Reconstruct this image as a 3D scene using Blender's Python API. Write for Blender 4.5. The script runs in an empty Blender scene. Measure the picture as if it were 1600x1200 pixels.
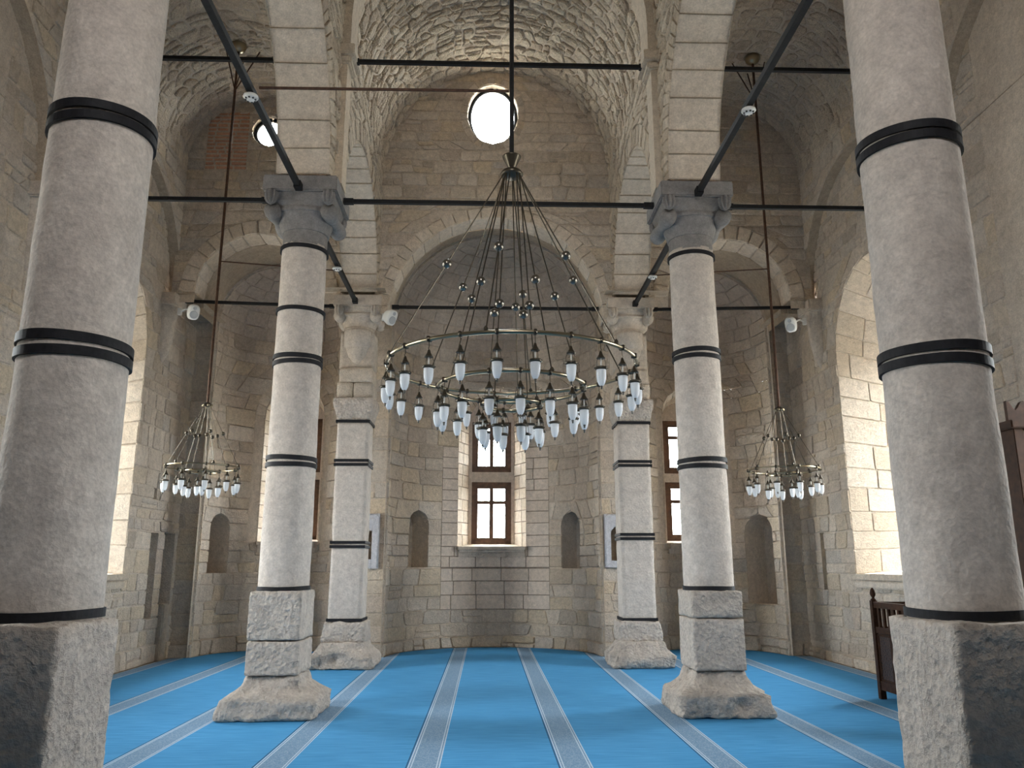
import bpy, bmesh, math, random
import numpy as np
from mathutils import Vector, Matrix, noise

PI = math.pi
R = math.radians
scene = bpy.context.scene
COL = scene.collection

# ------------------------------------------------------------------ camera
CAM = Vector((-0.13, 0.0, 1.55))
PITCH, YAW, FPX = R(12.9), R(1.8), 1240.0
cd = bpy.data.cameras.new('camera')
cd.sensor_width = 36.0
cd.lens = FPX / 1600 * 36
cd.clip_start, cd.clip_end = 0.05, 200
cam = bpy.data.objects.new('camera', cd)
COL.objects.link(cam)
cam.location = CAM
cam.rotation_euler = (PI / 2 + PITCH, 0, -YAW)
scene.camera = cam
FW = Vector((math.sin(YAW) * math.cos(PITCH), math.cos(YAW) * math.cos(PITCH), math.sin(PITCH)))
RT = Vector((math.cos(YAW), -math.sin(YAW), 0))
UP = RT.cross(FW)

# ------------------------------------------------------------------ sky
SKY = 45.0
w = bpy.data.worlds.new('overcast_sky')
scene.world = w
w.use_nodes = True
nt = w.node_tree
nt.nodes.clear()
o_ = nt.nodes.new('ShaderNodeOutputWorld')
bg = nt.nodes.new('ShaderNodeBackground')
tc = nt.nodes.new('ShaderNodeTexCoord')
sp = nt.nodes.new('ShaderNodeSeparateXYZ')
rp = nt.nodes.new('ShaderNodeValToRGB')
mr = nt.nodes.new('ShaderNodeMapRange')
mr.inputs[1].default_value, mr.inputs[2].default_value = -1, 1
nt.links.new(tc.outputs['Generated'], sp.inputs[0])
nt.links.new(sp.outputs[2], mr.inputs[0])
nt.links.new(mr.outputs[0], rp.inputs[0])
e = rp.color_ramp.elements
e[0].position, e[0].color = 0.0, (0.34, 0.32, 0.28, 1)
e[1].position, e[1].color = 1.0, (0.92, 0.96, 1.0, 1)
k = rp.color_ramp.elements.new(0.49); k.color = (0.40, 0.38, 0.34, 1)
k = rp.color_ramp.elements.new(0.53); k.color = (1.0, 0.985, 0.96, 1)
nt.links.new(rp.outputs[0], bg.inputs[0])
bg.inputs[1].default_value = SKY
nt.links.new(bg.outputs[0], o_.inputs[0])

scene.view_settings.view_transform = 'Standard'
scene.view_settings.look = 'None'
scene.view_settings.gamma = 1
scene.view_settings.exposure = 0.22
scene.view_settings.use_curve_mapping = False
scene.cycles.max_bounces = 10
scene.cycles.diffuse_bounces = 7
scene.cycles.transparent_max_bounces = 12


def portal(loc, sx, sy, direction):
    """daylight sampling guide set in a window opening: no light of its own"""
    ld = bpy.data.lights.new('daylight_portal', 'AREA')
    ld.shape = 'RECTANGLE'
    ld.size, ld.size_y = sx, sy
    ld.cycles.is_portal = True
    ob = bpy.data.objects.new('daylight_portal', ld)
    COL.objects.link(ob)
    ob.location = loc
    ob.rotation_euler = Vector(direction).to_track_quat('-Z', 'Z').to_euler()


# ------------------------------------------------------------------ materials
def mat(name):
    m = bpy.data.materials.new(name)
    m.use_nodes = True
    nt = m.node_tree
    b = nt.nodes['Principled BSDF']
    return m, nt, b


def N(nt, t, **kw):
    n = nt.nodes.new(t)
    for k, v in kw.items():
        if k.startswith('i_'):
            n.inputs[int(k[2:])].default_value = v
        else:
            setattr(n, k, v)
    return n


def mixc(nt, fac, a, b, blend='MIX'):
    n = nt.nodes.new('ShaderNodeMix')
    n.data_type = 'RGBA'
    n.blend_type = blend
    for sock, val in ((0, fac), (6, a), (7, b)):
        if hasattr(val, 'links'):
            nt.links.new(val, n.inputs[sock])
        elif isinstance(val, (tuple, list)):
            n.inputs[sock].default_value = (*val, 1)
        else:
            n.inputs[sock].default_value = val
    return n.outputs[2]


def ramp(nt, src, stops):
    n = nt.nodes.new('ShaderNodeValToRGB')
    el = n.color_ramp.elements
    el[0].position, el[0].color = stops[0][0], (*stops[0][1], 1)
    el[1].position, el[1].color = stops[-1][0], (*stops[-1][1], 1)
    for p, c in stops[1:-1]:
        x = el.new(p)
        x.color = (*c, 1)
    nt.links.new(src, n.inputs[0])
    return n.outputs[0]


def stone_mat(name, cols, blotch=(0.30, 0.25, 0.19), blotch_amt=0.35, bump=0.5, scale=1.0, rough=0.9, pit=0.3, dist=0.02, grain=0.16):
    """per-stone colour + mottling + chiselled relief"""
    m, nt, b = mat(name)
    geo = N(nt, 'ShaderNodeNewGeometry')
    oi = N(nt, 'ShaderNodeObjectInfo')
    add = N(nt, 'ShaderNodeMath', operation='ADD')
    nt.links.new(geo.outputs['Random Per Island'], add.inputs[0])
    nt.links.new(oi.outputs['Random'], add.inputs[1])
    fr = N(nt, 'ShaderNodeMath', operation='FRACT')
    nt.links.new(add.outputs[0], fr.inputs[0])
    n = len(cols)
    base = ramp(nt, fr.outputs[0], [(i / (n - 1), c) for i, c in enumerate(cols)])
    tc = N(nt, 'ShaderNodeTexCoord')
    n1 = N(nt, 'ShaderNodeTexNoise', i_2=2.2 * scale, i_3=6.0, i_4=0.62)
    n2 = N(nt, 'ShaderNodeTexNoise', i_2=14 * scale, i_3=5.0, i_4=0.65)
    n3 = N(nt, 'ShaderNodeTexNoise', i_2=60 * scale, i_3=4.0, i_4=0.6)
    vo = N(nt, 'ShaderNodeTexVoronoi', i_2=38 * scale)
    for x in (n1, n2, n3, vo):
        nt.links.new(tc.outputs['Object'], x.inputs['Vector'])
    f1 = N(nt, 'ShaderNodeMapRange', i_1=0.42, i_2=0.75, i_3=0.0, i_4=blotch_amt)
    nt.links.new(n1.outputs[0], f1.inputs[0])
    c = mixc(nt, f1.outputs[0], base, blotch)
    f2 = N(nt, 'ShaderNodeMapRange', i_1=0.3, i_2=0.7, i_3=0.80, i_4=1.13)
    nt.links.new(n2.outputs[0], f2.inputs[0])
    c = mixc(nt, 1.0, c, f2.outputs[0], 'MULTIPLY')
    f3 = N(nt, 'ShaderNodeMapRange', i_1=0.32, i_2=0.68, i_3=1 - grain, i_4=1 + grain * .7)
    nt.links.new(n3.outputs[0], f3.inputs[0])
    c = mixc(nt, 1.0, c, f3.outputs[0], 'MULTIPLY')
    c = mixc(nt, 1.0, c, (1.015, 0.968, 0.965), 'MULTIPLY')
    nt.links.new(c, b.inputs['Base Color'])
    b.inputs['Roughness'].default_value = rough
    b.inputs['Specular IOR Level'].default_value = 0.25
    s1 = N(nt, 'ShaderNodeMath', operation='MULTIPLY', i_1=0.9)
    nt.links.new(n2.outputs[0], s1.inputs[0])
    s2 = N(nt, 'ShaderNodeMath', operation='MULTIPLY_ADD', i_1=0.45)
    nt.links.new(n3.outputs[0], s2.inputs[0])
    nt.links.new(s1.outputs[0], s2.inputs[2])
    s3 = N(nt, 'ShaderNodeMath', operation='MULTIPLY_ADD', i_1=pit)
    nt.links.new(vo.outputs[0], s3.inputs[0])
    nt.links.new(s2.outputs[0], s3.inputs[2])
    bp = N(nt, 'ShaderNodeBump')
    bp.inputs['Strength'].default_value = bump
    bp.inputs['Distance'].default_value = dist
    nt.links.new(s3.outputs[0], bp.inputs['Height'])
    nt.links.new(bp.outputs[0], b.inputs['Normal'])
    return m


def plain(name, col, rough=0.5, metal=0.0, noise_amt=0.0, nscale=20, bump=0.0):
    m, nt, b = mat(name)
    b.inputs['Roughness'].default_value = rough
    b.inputs['Metallic'].default_value = metal
    if noise_amt or bump:
        tc = N(nt, 'ShaderNodeTexCoord')
        n = N(nt, 'ShaderNodeTexNoise', i_2=nscale, i_3=5.0)
        nt.links.new(tc.outputs['Object'], n.inputs['Vector'])
        f = N(nt, 'ShaderNodeMapRange', i_1=0.3, i_2=0.7, i_3=1 - noise_amt, i_4=1 + noise_amt)
        nt.links.new(n.outputs[0], f.inputs[0])
        c = mixc(nt, 1.0, col, f.outputs[0], 'MULTIPLY')
        nt.links.new(c, b.inputs['Base Color'])
        if bump:
            bp = N(nt, 'ShaderNodeBump', i_0=bump, i_1=0.01)
            nt.links.new(n.outputs[0], bp.inputs['Height'])
            nt.links.new(bp.outputs[0], b.inputs['Normal'])
    else:
        b.inputs['Base Color'].default_value = (*col, 1)
    return m


M = {}
M['wall'] = stone_mat('old_limestone', [(0.57, 0.50, 0.41), (0.67, 0.605, 0.50), (0.54, 0.505, 0.44), (0.71, 0.645, 0.54), (0.50, 0.445, 0.365), (0.67, 0.58, 0.43), (0.61, 0.55, 0.455)], bump=0.85, dist=.03, blotch=(.40, .345, .27), blotch_amt=.4)
M['pale'] = stone_mat('pale_limestone', [(0.60, 0.54, 0.44), (0.68, 0.62, 0.52), (0.57, 0.50, 0.39), (0.66, 0.59, 0.48)], blotch_amt=0.18, bump=0.55)
M['vault'] = stone_mat('vault_rubble', [(0.64, 0.56, 0.44), (0.75, 0.68, 0.54), (0.60, 0.53, 0.42), (0.78, 0.71, 0.57), (0.54, 0.46, 0.36)], blotch_amt=0.18, bump=1.0, dist=0.05)
M['dome'] = stone_mat('dome_plaster_stone', [(0.50, 0.445, 0.37), (0.56, 0.505, 0.43), (0.52, 0.465, 0.39)], blotch_amt=0.3, bump=0.4)
M['ashlar'] = stone_mat('new_ashlar', [(0.64, 0.57, 0.48), (0.68, 0.61, 0.52), (0.62, 0.545, 0.45)], blotch_amt=0.10, bump=0.12, pit=0.1)
M['arch'] = stone_mat('arch_limestone', [(0.56, 0.51, 0.415), (0.62, 0.565, 0.455), (0.53, 0.485, 0.395), (0.64, 0.565, 0.44)], blotch_amt=0.2, bump=0.5)
M['column'] = stone_mat('column_limestone', [(0.585, 0.55, 0.495), (0.585, 0.55, 0.495)], blotch=(0.40, 0.36, 0.32), blotch_amt=0.35, bump=0.45, scale=0.8, pit=0.5, dist=.02, grain=.13)
M['pedestal'] = stone_mat('pedestal_limestone', [(0.57, 0.525, 0.46), (0.61, 0.565, 0.50)], blotch=(0.38, 0.34, 0.29), blotch_amt=0.3, bump=0.9, dist=0.07, pit=0.35, grain=.16, scale=.55)
M['capital'] = stone_mat('grey_marble', [(0.235, 0.232, 0.225), (0.235, 0.232, 0.225)], blotch=(0.14, 0.14, 0.135), blotch_amt=0.4, bump=0.2)
M['palecap'] = stone_mat('pale_marble', [(0.57, 0.52, 0.44), (0.57, 0.52, 0.44)], blotch_amt=0.25, bump=0.25)
M['marble'] = stone_mat('white_marble', [(0.55, 0.57, 0.60), (0.55, 0.57, 0.60)], blotch=(0.34, 0.37, 0.41), blotch_amt=0.5, bump=0.15)
M['brick'] = stone_mat('old_brick', [(0.60, 0.34, 0.22), (0.66, 0.40, 0.27), (0.54, 0.31, 0.21)], blotch=(0.30, 0.22, 0.17), bump=0.5)
M['mortar'] = stone_mat('lime_mortar', [(0.60, 0.54, 0.445), (0.60, 0.54, 0.445)], blotch=(0.40, 0.34, 0.27), blotch_amt=0.5, bump=0.6)
M['joint'] = stone_mat('dark_joint', [(0.26, 0.22, 0.18), (0.26, 0.22, 0.18)], bump=0.3)
M['palejoint'] = stone_mat('pale_joint', [(0.62, 0.57, 0.48), (0.62, 0.57, 0.48)], bump=0.3)
M['plaster'] = stone_mat('rough_plaster', [(0.48, 0.41, 0.31), (0.48, 0.41, 0.31)], bump=0.5)
M['iron'] = plain('black_iron', (0.012, 0.012, 0.013), 0.7, 0.0, 0.3, 30, 0.1)
M['strap'] = plain('black_strap', (0.012, 0.012, 0.015), 0.65, 0.0, 0.3, 25, 0.2)
for _k in ('iron', 'strap'):
    M[_k].node_tree.nodes['Principled BSDF'].inputs['Specular IOR Level'].default_value = 0.25
M['rust'] = plain('rusty_rod', (0.09, 0.045, 0.028), 0.6, 0.5, 0.3, 30)
M['brass'] = plain('antique_brass', (0.34, 0.29, 0.20), 0.28, 1.0)
M['darkbrass'] = plain('dark_bronze', (0.10, 0.085, 0.065), 0.35, 0.9)
M['chrome'] = plain('polished_steel', (0.22, 0.205, 0.18), 0.28, 1.0)
M['wood'] = plain('brown_window_wood', (0.115, 0.055, 0.028), 0.5, 0, 0.35, 14)
M['darkwood'] = plain('dark_walnut', (0.055, 0.024, 0.012), 0.6, 0, 0.35, 18)
M['pulpitwood'] = plain('reddish_walnut', (0.048, 0.021, 0.011), 0.6, 0, 0.35, 18)
for _k in ('darkwood', 'pulpitwood'):
    M[_k].node_tree.nodes['Principled BSDF'].inputs['Specular IOR Level'].default_value = 0.2
M['plastic'] = plain('white_plastic', (0.72, 0.72, 0.70), 0.4)
M['grille'] = plain('grey_grille', (0.40, 0.41, 0.42), 0.6)
M['blackplastic'] = plain('black_plastic', (0.02, 0.02, 0.02), 0.5)

m, nt, b = mat('frosted_glass')
b.inputs['Base Color'].default_value = (0.93, 0.95, 0.97, 1)
b.inputs['Roughness'].default_value = 0.3
out = nt.nodes['Material Output']
tr = N(nt, 'ShaderNodeBsdfTranslucent'); tr.inputs[0].default_value = (0.95, 0.97, 1.0, 1)
mx = N(nt, 'ShaderNodeMixShader', i_0=0.5)
nt.links.new(b.outputs[0], mx.inputs[1]); nt.links.new(tr.outputs[0], mx.inputs[2])
nt.links.new(mx.outputs[0], out.inputs[0])
M['frost'] = m
m, nt, b = mat('window_glass')
out = nt.nodes['Material Output']
tr = N(nt, 'ShaderNodeBsdfTransparent'); tr.inputs[0].default_value = (0.93, 0.96, 0.97, 1)
b.inputs['Roughness'].default_value = 0.05
b.inputs['Base Color'].default_value = (0.8, 0.85, 0.88, 1)
mx = N(nt, 'ShaderNodeMixShader', i_0=0.06)
nt.links.new(tr.outputs[0], mx.inputs[1]); nt.links.new(b.outputs[0], mx.inputs[2])
nt.links.new(mx.outputs[0], out.inputs[0])
M['glass'] = m

# carpet: blue pile with pale patterned bands every 1.2 m
m, nt, b = mat('blue_carpet')
tc = N(nt, 'ShaderNodeTexCoord')
sp = N(nt, 'ShaderNodeSeparateXYZ')
nt.links.new(tc.outputs['Object'], sp.inputs[0])


def mth(op, a, bb=None, cc=None):
    n = N(nt, 'ShaderNodeMath', operation=op)
    for i, v in enumerate((a, bb, cc)):
        if v is None:
            continue
        if hasattr(v, 'links'):
            nt.links.new(v, n.inputs[i])
        else:
            n.inputs[i].default_value = v
    return n.outputs[0]


xs = mth('ADD', sp.outputs[0], 0.61 + 0.6 + 12.0)
md = mth('SUBTRACT', mth('MODULO', xs, 1.2), 0.6)      # signed distance to band centre
ad = mth('ABSOLUTE', md)
band = mth('LESS_THAN', ad, 0.125)
l1 = mth('LESS_THAN', mth('ABSOLUTE', mth('SUBTRACT', ad, 0.122)), 0.0045)
l2 = mth('LESS_THAN', mth('ABSOLUTE', mth('SUBTRACT', ad, 0.100)), 0.0045)
lines = mth('MAXIMUM', l1, l2)
seam = mth('LESS_THAN', mth('ABSOLUTE', mth('ADD', md, 0.137)), 0.006)
na = N(nt, 'ShaderNodeTexNoise', i_2=1.6, i_3=4.0)
nb = N(nt, 'ShaderNodeTexNoise', i_2=160, i_3=3.0)
mp = N(nt, 'ShaderNodeMapping'); mp.inputs['Scale'].default_value = (0.6, 6, 1)
nt.links.new(tc.outputs['Object'], mp.inputs[0])
ns = N(nt, 'ShaderNodeTexNoise', i_2=5, i_3=5.0)
nt.links.new(mp.outputs[0], ns.inputs['Vector'])
vo = N(nt, 'ShaderNodeTexVoronoi', i_2=34)
for x in (na, nb, vo):
    nt.links.new(tc.outputs['Object'], x.inputs['Vector'])
blue = ramp(nt, ns.outputs[0], [(0.3, (0.055, 0.255, 0.520)), (0.7, (0.085, 0.335, 0.630))])
bandc = ramp(nt, vo.outputs[0], [(0.10, (0.36, 0.45, 0.56)), (0.40, (0.13, 0.25, 0.40)), (0.7, (0.24, 0.35, 0.48))])
c = mixc(nt, band, blue, bandc)
c = mixc(nt, lines, c, (0.50, 0.60, 0.70))
c = mixc(nt, seam, c, (0.03, 0.10, 0.20))
nt.links.new(c, b.inputs['Base Color'])
b.inputs['Roughness'].default_value = 0.95
b.inputs['Specular IOR Level'].default_value = 0.1
b.inputs['Sheen Weight'].default_value = 0.0
bp = N(nt, 'ShaderNodeBump', i_0=0.5, i_1=0.006)
nt.links.new(nb.outputs[0], bp.inputs['Height'])
nt.links.new(bp.outputs[0], b.inputs['Normal'])
M['carpet'] = m


# ------------------------------------------------------------------ helpers
def link_mesh(name, verts, faces, material, parent=None, smooth=False, midx=None):
    me = bpy.data.meshes.new(name)
    me.from_pydata(verts, [], faces)
    for mm in (material if isinstance(material, list) else [material]):
        me.materials.append(M[mm] if isinstance(mm, str) else mm)
    if midx:
        me.polygons.foreach_set('material_index', midx)
    if smooth:
        me.polygons.foreach_set('use_smooth', [True] * len(me.polygons))
    ob = bpy.data.objects.new(name, me)
    COL.objects.link(ob)
    if parent:
        ob.parent = parent
    return ob


def empty(name, loc=(0, 0, 0), rz=0):
    ob = bpy.data.objects.new(name, None)
    ob.empty_display_size = 0.1
    COL.objects.link(ob)
    ob.location = loc
    ob.rotation_euler.z = rz
    return ob


def tag(ob, label=None, cat=None, group=None, kind=None):
    for k, v in (('label', label), ('category', cat), ('group', group), ('kind', kind)):
        if v:
            ob[k] = v
    return ob


class MB:
    """collects shapes; build() links them as one mesh"""
    def __init__(self):
        self.v, self.f = [], []

    def add(self, verts, faces):
        n = len(self.v)
        self.v += [tuple(x) for x in verts]
        self.f += [tuple(i + n for i in f) for f in faces]
        return self

    def box(self, x0, x1, y0, y1, z0, z1, bev=0.0):
        if bev <= 0:
            v = [(x, y, z) for z in (z0, z1) for y in (y0, y1) for x in (x0, x1)]
            return self.add(v, [(0, 2, 3, 1), (4, 5, 7, 6), (0, 1, 5, 4), (2, 6, 7, 3), (0, 4, 6, 2), (1, 3, 7, 5)])
        bm = bmesh.new()
        bmesh.ops.create_cube(bm, size=1)
        for q in bm.verts:
            q.co = Vector((x0 + (q.co.x + .5) * (x1 - x0), y0 + (q.co.y + .5) * (y1 - y0), z0 + (q.co.z + .5) * (z1 - z0)))
        bmesh.ops.bevel(bm, geom=bm.edges[:], offset=bev, segments=2, affect='EDGES')
        bm.verts.index_update()
        self.add([q.co.copy() for q in bm.verts], [[q.index for q in f.verts] for f in bm.faces])
        bm.free()
        return self

    def lathe(self, prof, n=24, c=(0, 0, 0), cap=True):
        """prof: list of (r, z)"""
        v, f = [], []
        for r, z in prof:
            for i in range(n):
                a = 2 * PI * i / n
                v.append((c[0] + r * math.cos(a), c[1] + r * math.sin(a), c[2] + z))
        for k in range(len(prof) - 1):
            for i in range(n):
                j = (i + 1) % n
                f.append((k * n + i, k * n + j, (k + 1) * n + j, (k + 1) * n + i))
        if cap:
            f.append(tuple(range(n - 1, -1, -1)))
            f.append(tuple((len(prof) - 1) * n + i for i in range(n)))
        return self.add(v, f)

    def tube(self, pts, r, n=8, closed=False):
        pts = [Vector(p) for p in pts]
        m = len(pts)
        v, f = [], []
        ref = None
        for i, p in enumerate(pts):
            if closed:
                t = pts[(i + 1) % m] - pts[i - 1]
            else:
                t = pts[min(i + 1, m - 1)] - pts[max(i - 1, 0)]
            t.normalize()
            if ref is None:
                ref = Vector((0, 0, 1)) if abs(t.z) < 0.9 else Vector((1, 0, 0))
            s = t.cross(ref)
            if s.length < 1e-4:
                s = t.orthogonal()
            s.normalize()
            u = s.cross(t)
            for k in range(n):
                a = 2 * PI * k / n
                rr = r[i] if isinstance(r, (list, tuple)) else r
                v.append(p + (s * math.cos(a) + u * math.sin(a)) * rr)
        for i in range(m if closed else m - 1):
            for k in range(n):
                j = (i + 1) % m
                f.append((i * n + k, i * n + (k + 1) % n, j * n + (k + 1) % n, j * n + k))
        if not closed:
            f.append(tuple(range(n - 1, -1, -1)))
            f.append(tuple((m - 1) * n + k for k in range(n)))
        return self.add(v, f)

    def bar(self, a, b, w, h):
        """rectangular bar from a to b"""
        a, b = Vector(a), Vector(b)
        t = (b - a).normalized()
        ref = Vector((0, 0, 1)) if abs(t.z) < 0.9 else Vector((0, 1, 0))
        s = t.cross(ref).normalized() * w / 2
        u = s.cross(t).normalized() * h / 2
        v = [p + q for p in (a, b) for q in (-s - u, s - u, s + u, -s + u)]
        return self.add(v, [(3, 2, 1, 0), (4, 5, 6, 7), (0, 1, 5, 4), (1, 2, 6, 5), (2, 3, 7, 6), (3, 0, 4, 7)])

    def ball(self, c, r, n=14, m=9, sz=1.0):
        prof = [(max(r * math.sin(PI * i / m), 0.0004), -r * sz * math.cos(PI * i / m)) for i in range(m + 1)]
        return self.lathe(prof, n, c)

    def build(self, name, material, parent=None, smooth=False):
        return link_mesh(name, self.v, self.f, material, parent, smooth)


def project(p):
    d = Vector(p) - CAM
    z = d.dot(FW)
    if z < 0.2:
        return None
    return 800 + FPX * d.dot(RT) / z, 600 - FPX * d.dot(UP) / z, z


OCC = [(-2.36, 4.22, .3), (2.36, 4.22, .3), (-2.36, 9.1, .3), (2.36, 9.1, .3)]


def sightscore(p, area):
    """apparent size of a stone in the photograph (0 when out of the frame or behind a column)"""
    q = project(p)
    if q is None or not (-20 < q[0] < 1620 and -20 < q[1] < 1220):
        return 0
    dx, dy = p[0] - CAM.x, p[1] - CAM.y
    L = math.hypot(dx, dy)
    for cx, cy, r in OCC:
        if p[2] > 6 and cy > 5:
            continue
        t = ((cx - CAM.x) * dx + (cy - CAM.y) * dy) / (L * L)
        if 0.05 < t < 0.97 and abs((cx - CAM.x) * dy - (cy - CAM.y) * dx) / L < r * 0.85:
            return 0
    return area / q[2] ** 2


# ---- openings in a surface, in its own (u, v) metres
def op_arch(uc, half, vs, vp, rise=None, pointed=False):
    rise = half if rise is None else rise
    def fn(v):
        if v < vs or v >= vp + rise:
            return None
        if v <= vp:
            return uc - half, uc + half
        t = (v - vp) / rise
        hw = half * (1 - t ** 1.7) if pointed else half * math.sqrt(max(0, 1 - t * t))
        return uc - hw, uc + hw
    fn.uc = uc; fn.vs = vs; fn.vt = vp + rise
    return fn


def op_oval(uc, vc, a, bb):
    def fn(v):
        t = (v - vc) / bb
        if abs(t) >= 1:
            return None
        hw = a * math.sqrt(1 - t * t)
        return uc - hw, uc + hw
    fn.uc = uc; fn.vs = vc - bb; fn.vt = vc + bb
    return fn


def op_rect(u0, u1, v0, v1):
    def fn(v):
        return (u0, u1) if v0 - 1e-6 <= v < v1 else None
    fn.uc = (u0 + u1) / 2; fn.vs = v0; fn.vt = v1
    return fn


def row_spans(va, vb, L, Rr, ops):
    """free intervals of one course as (left@va, left@vb, right@va, right@vb)"""
    e = min(1e-4, (vb - va) * .1)
    spans = [(L(va), L(vb), Rr(va), Rr(vb))]
    cuts = []
    for o in ops:
        a, bq = o(va + e), o(vb - e)
        if a is None and bq is None:
            continue
        a = a or (o.uc, o.uc)
        bq = bq or (o.uc, o.uc)
        cuts.append((a[0], bq[0], a[1], bq[1], o))
    cuts.sort(key=lambda c: c[0] + c[1])
    out = []
    for s in spans:
        la, lb, ra, rb = s
        lo = None
        for c in cuts:
            if max(c[2], c[3]) <= min(la, lb) or min(c[0], c[1]) >= max(ra, rb):
                continue
            if (c[0] + c[1]) / 2 > (la + lb) / 2:
                out.append((la, lb, c[0], c[1], lo, c[4]))
            la, lb, lo = c[2], c[3], c[4]
        if (la + lb) / 2 < (ra + rb) / 2:
            out.append((la, lb, ra, rb, lo, None))
    return [s for s in out if (s[2] + s[3]) - (s[0] + s[1]) > 0.02]


def const(x):
    return x if callable(x) else (lambda v: x)


class Wall:
    """a masonry surface: the mortar bed is the structure, the stones are its children"""
    def __init__(self, name, seed=1, piece='stone', limit=300):
        self.name, self.piece, self.limit = name, piece, limit
        self.rnd = random.Random(seed)
        self.sv, self.sf, self.sm, self.smats = [], [], [], []
        self.stones = []
        self.extra = []

    def S(self, P, sgn):
        def f(u, v, h):
            p = Vector(P(u, v))
            if abs(h) < 1e-9:
                return p
            d = 1e-3
            n = (Vector(P(u + d, v)) - Vector(P(u - d, v))).cross(Vector(P(u, v + d)) - Vector(P(u, v - d)))
            if n.length < 1e-12:
                return p
            return p + n.normalized() * (h * sgn)
        return f

    def shell(self, P, sgn, v0, v1, L, Rr, ops=(), mat_='mortar', du=0.25, dv=0.08, h=-0.012):
        L, Rr = const(L), const(Rr)
        S = self.S(P, sgn)
        if mat_ not in self.smats:
            self.smats.append(mat_)
        mi = self.smats.index(mat_)
        vs = {v0, v1}
        for o in ops:
            for x in (o.vs, o.vt):
                if v0 < x < v1:
                    vs.add(x)
        base = sorted(vs)
        rows = []
        for a, bq in zip(base[:-1], base[1:]):
            n = max(1, int(math.ceil((bq - a) / dv)))
            rows += [a + (bq - a) * i / n for i in range(n)]
        rows.append(v1)
        for va, vb in zip(rows[:-1], rows[1:]):
            for la, lb, ra, rb, _o1, _o2 in row_spans(va, vb, L, Rr, ops):
                n = max(1, int(math.ceil(max(ra - la, rb - lb) / du)))
                k = len(self.sv)
                for i in range(n + 1):
                    t = i / n
                    self.sv.append(S(la + (ra - la) * t, va, h))
                    self.sv.append(S(lb + (rb - lb) * t, vb, h))
                for i in range(n):
                    q = k + 2 * i
                    self.sf.append((q, q + 2, q + 3, q + 1) if sgn > 0 else (q, q + 1, q + 3, q + 2))
                    self.sm.append(mi)
        return self

    def stone(self, S, poly, mat_, h0=-0.03, h1=0.015, inset=0.012, mu=1.0, mv=1.0, sgn=1, bulge=0.0):
        n = len(poly)
        cu = sum(p[0] for p in poly) / n
        cv = sum(p[1] for p in poly) / n
        su = max(abs(p[0] - cu) for p in poly) * mu
        sv = max(abs(p[1] - cv) for p in poly) * mv
        if su < 0.012 or sv < 0.012:
            return
        k = min(inset, 0.35 * min(su, sv))
        fu, fv = 1 - k / su, 1 - k / sv
        gu, gv = 1 - .3 * k / su, 1 - .3 * k / sv
        vs = [S(p[0], p[1], h0) for p in poly]
        vs += [S(cu + (p[0] - cu) * gu, cv + (p[1] - cv) * gv, h0 + (h1 - h0) * .72) for p in poly]
        vs += [S(cu + (p[0] - cu) * fu, cv + (p[1] - cv) * fv, h1) for p in poly]
        fs = []
        for r in (0, 1):
            for i in range(n):
                j = (i + 1) % n
                fs.append((r * n + i, r * n + j, (r + 1) * n + j, (r + 1) * n + i))
        if bulge:
            vs.append(S(cu, cv, h1 + bulge))
            c = len(vs) - 1
            for i in range(n):
                fs.append((2 * n + i, 2 * n + (i + 1) % n, c))
        else:
            fs.append(tuple(2 * n + i for i in range(n)))
        if sgn < 0:
            fs = [tuple(reversed(f)) for f in fs]
        ctr = S(cu, cv, h1)
        self.stones.append((sightscore(ctr, su * sv), vs, fs, mat_))

    def patch(self, P, sgn, v0, v1, L, Rr, ops=(), stone='wall', mortar='mortar', ch=(.22, .34), sw=(.3, .6), joint=.014,
              proud=(0.0, 0.02), warp=0.0, trim=0.0, inset=.012, bulge=0.0, breaks=(), shell=True, du=0.25, dv=0.08,
              shell_ops=None, foot=0.0, only=None, slant=0.0, split=0.0):
        """lay courses of stones over the surface P(u, v)"""
        L, Rr = const(L), const(Rr)
        rnd = self.rnd
        if shell:
            self.shell(P, sgn, v0, v1, L, Rr, ops if shell_ops is None else shell_ops, mortar, du, dv)
        S = self.S(P, sgn)
        vs = {v0, v1}
        for o in ops:
            if getattr(o, 'flat', False):
                vs.add(o.vt)
            if v0 < o.vs < v1:
                vs.add(o.vs)
        for x in breaks:
            if v0 < x < v1:
                vs.add(x)
        base = sorted(vs)
        rows = [v0]
        for a, bq in zip(base[:-1], base[1:]):
            # physical scale of v here
            um = (L((a + bq) / 2) + Rr((a + bq) / 2)) / 2
            mv = (Vector(P(um, a + 1e-3)) - Vector(P(um, a - 1e-3))).length / 2e-3
            tot = (bq - a) * mv
            hs = []
            while sum(hs) < tot - 1e-6:
                hs.append(rnd.uniform(*ch))
            if len(hs) > 1 and hs[-1] and (sum(hs) - tot) > hs[-1] * .5:
                hs.pop()
            sc = (bq - a) / sum(hs)
            acc = a
            for hh in hs:
                acc += hh * sc
                rows.append(acc)
            rows[-1] = bq
        sd = rnd.uniform(0, 100)

        def wp(u, v, fx):
            if not warp:
                return u, v
            n1 = noise.noise(Vector((u * 3.1 + sd, v * 3.1, 1.7)))
            n2 = noise.noise(Vector((u * 2.3 + sd, v * 3.1, 7.3)))
            return u + (0 if fx else n1 * warp), v + n2 * warp
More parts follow.
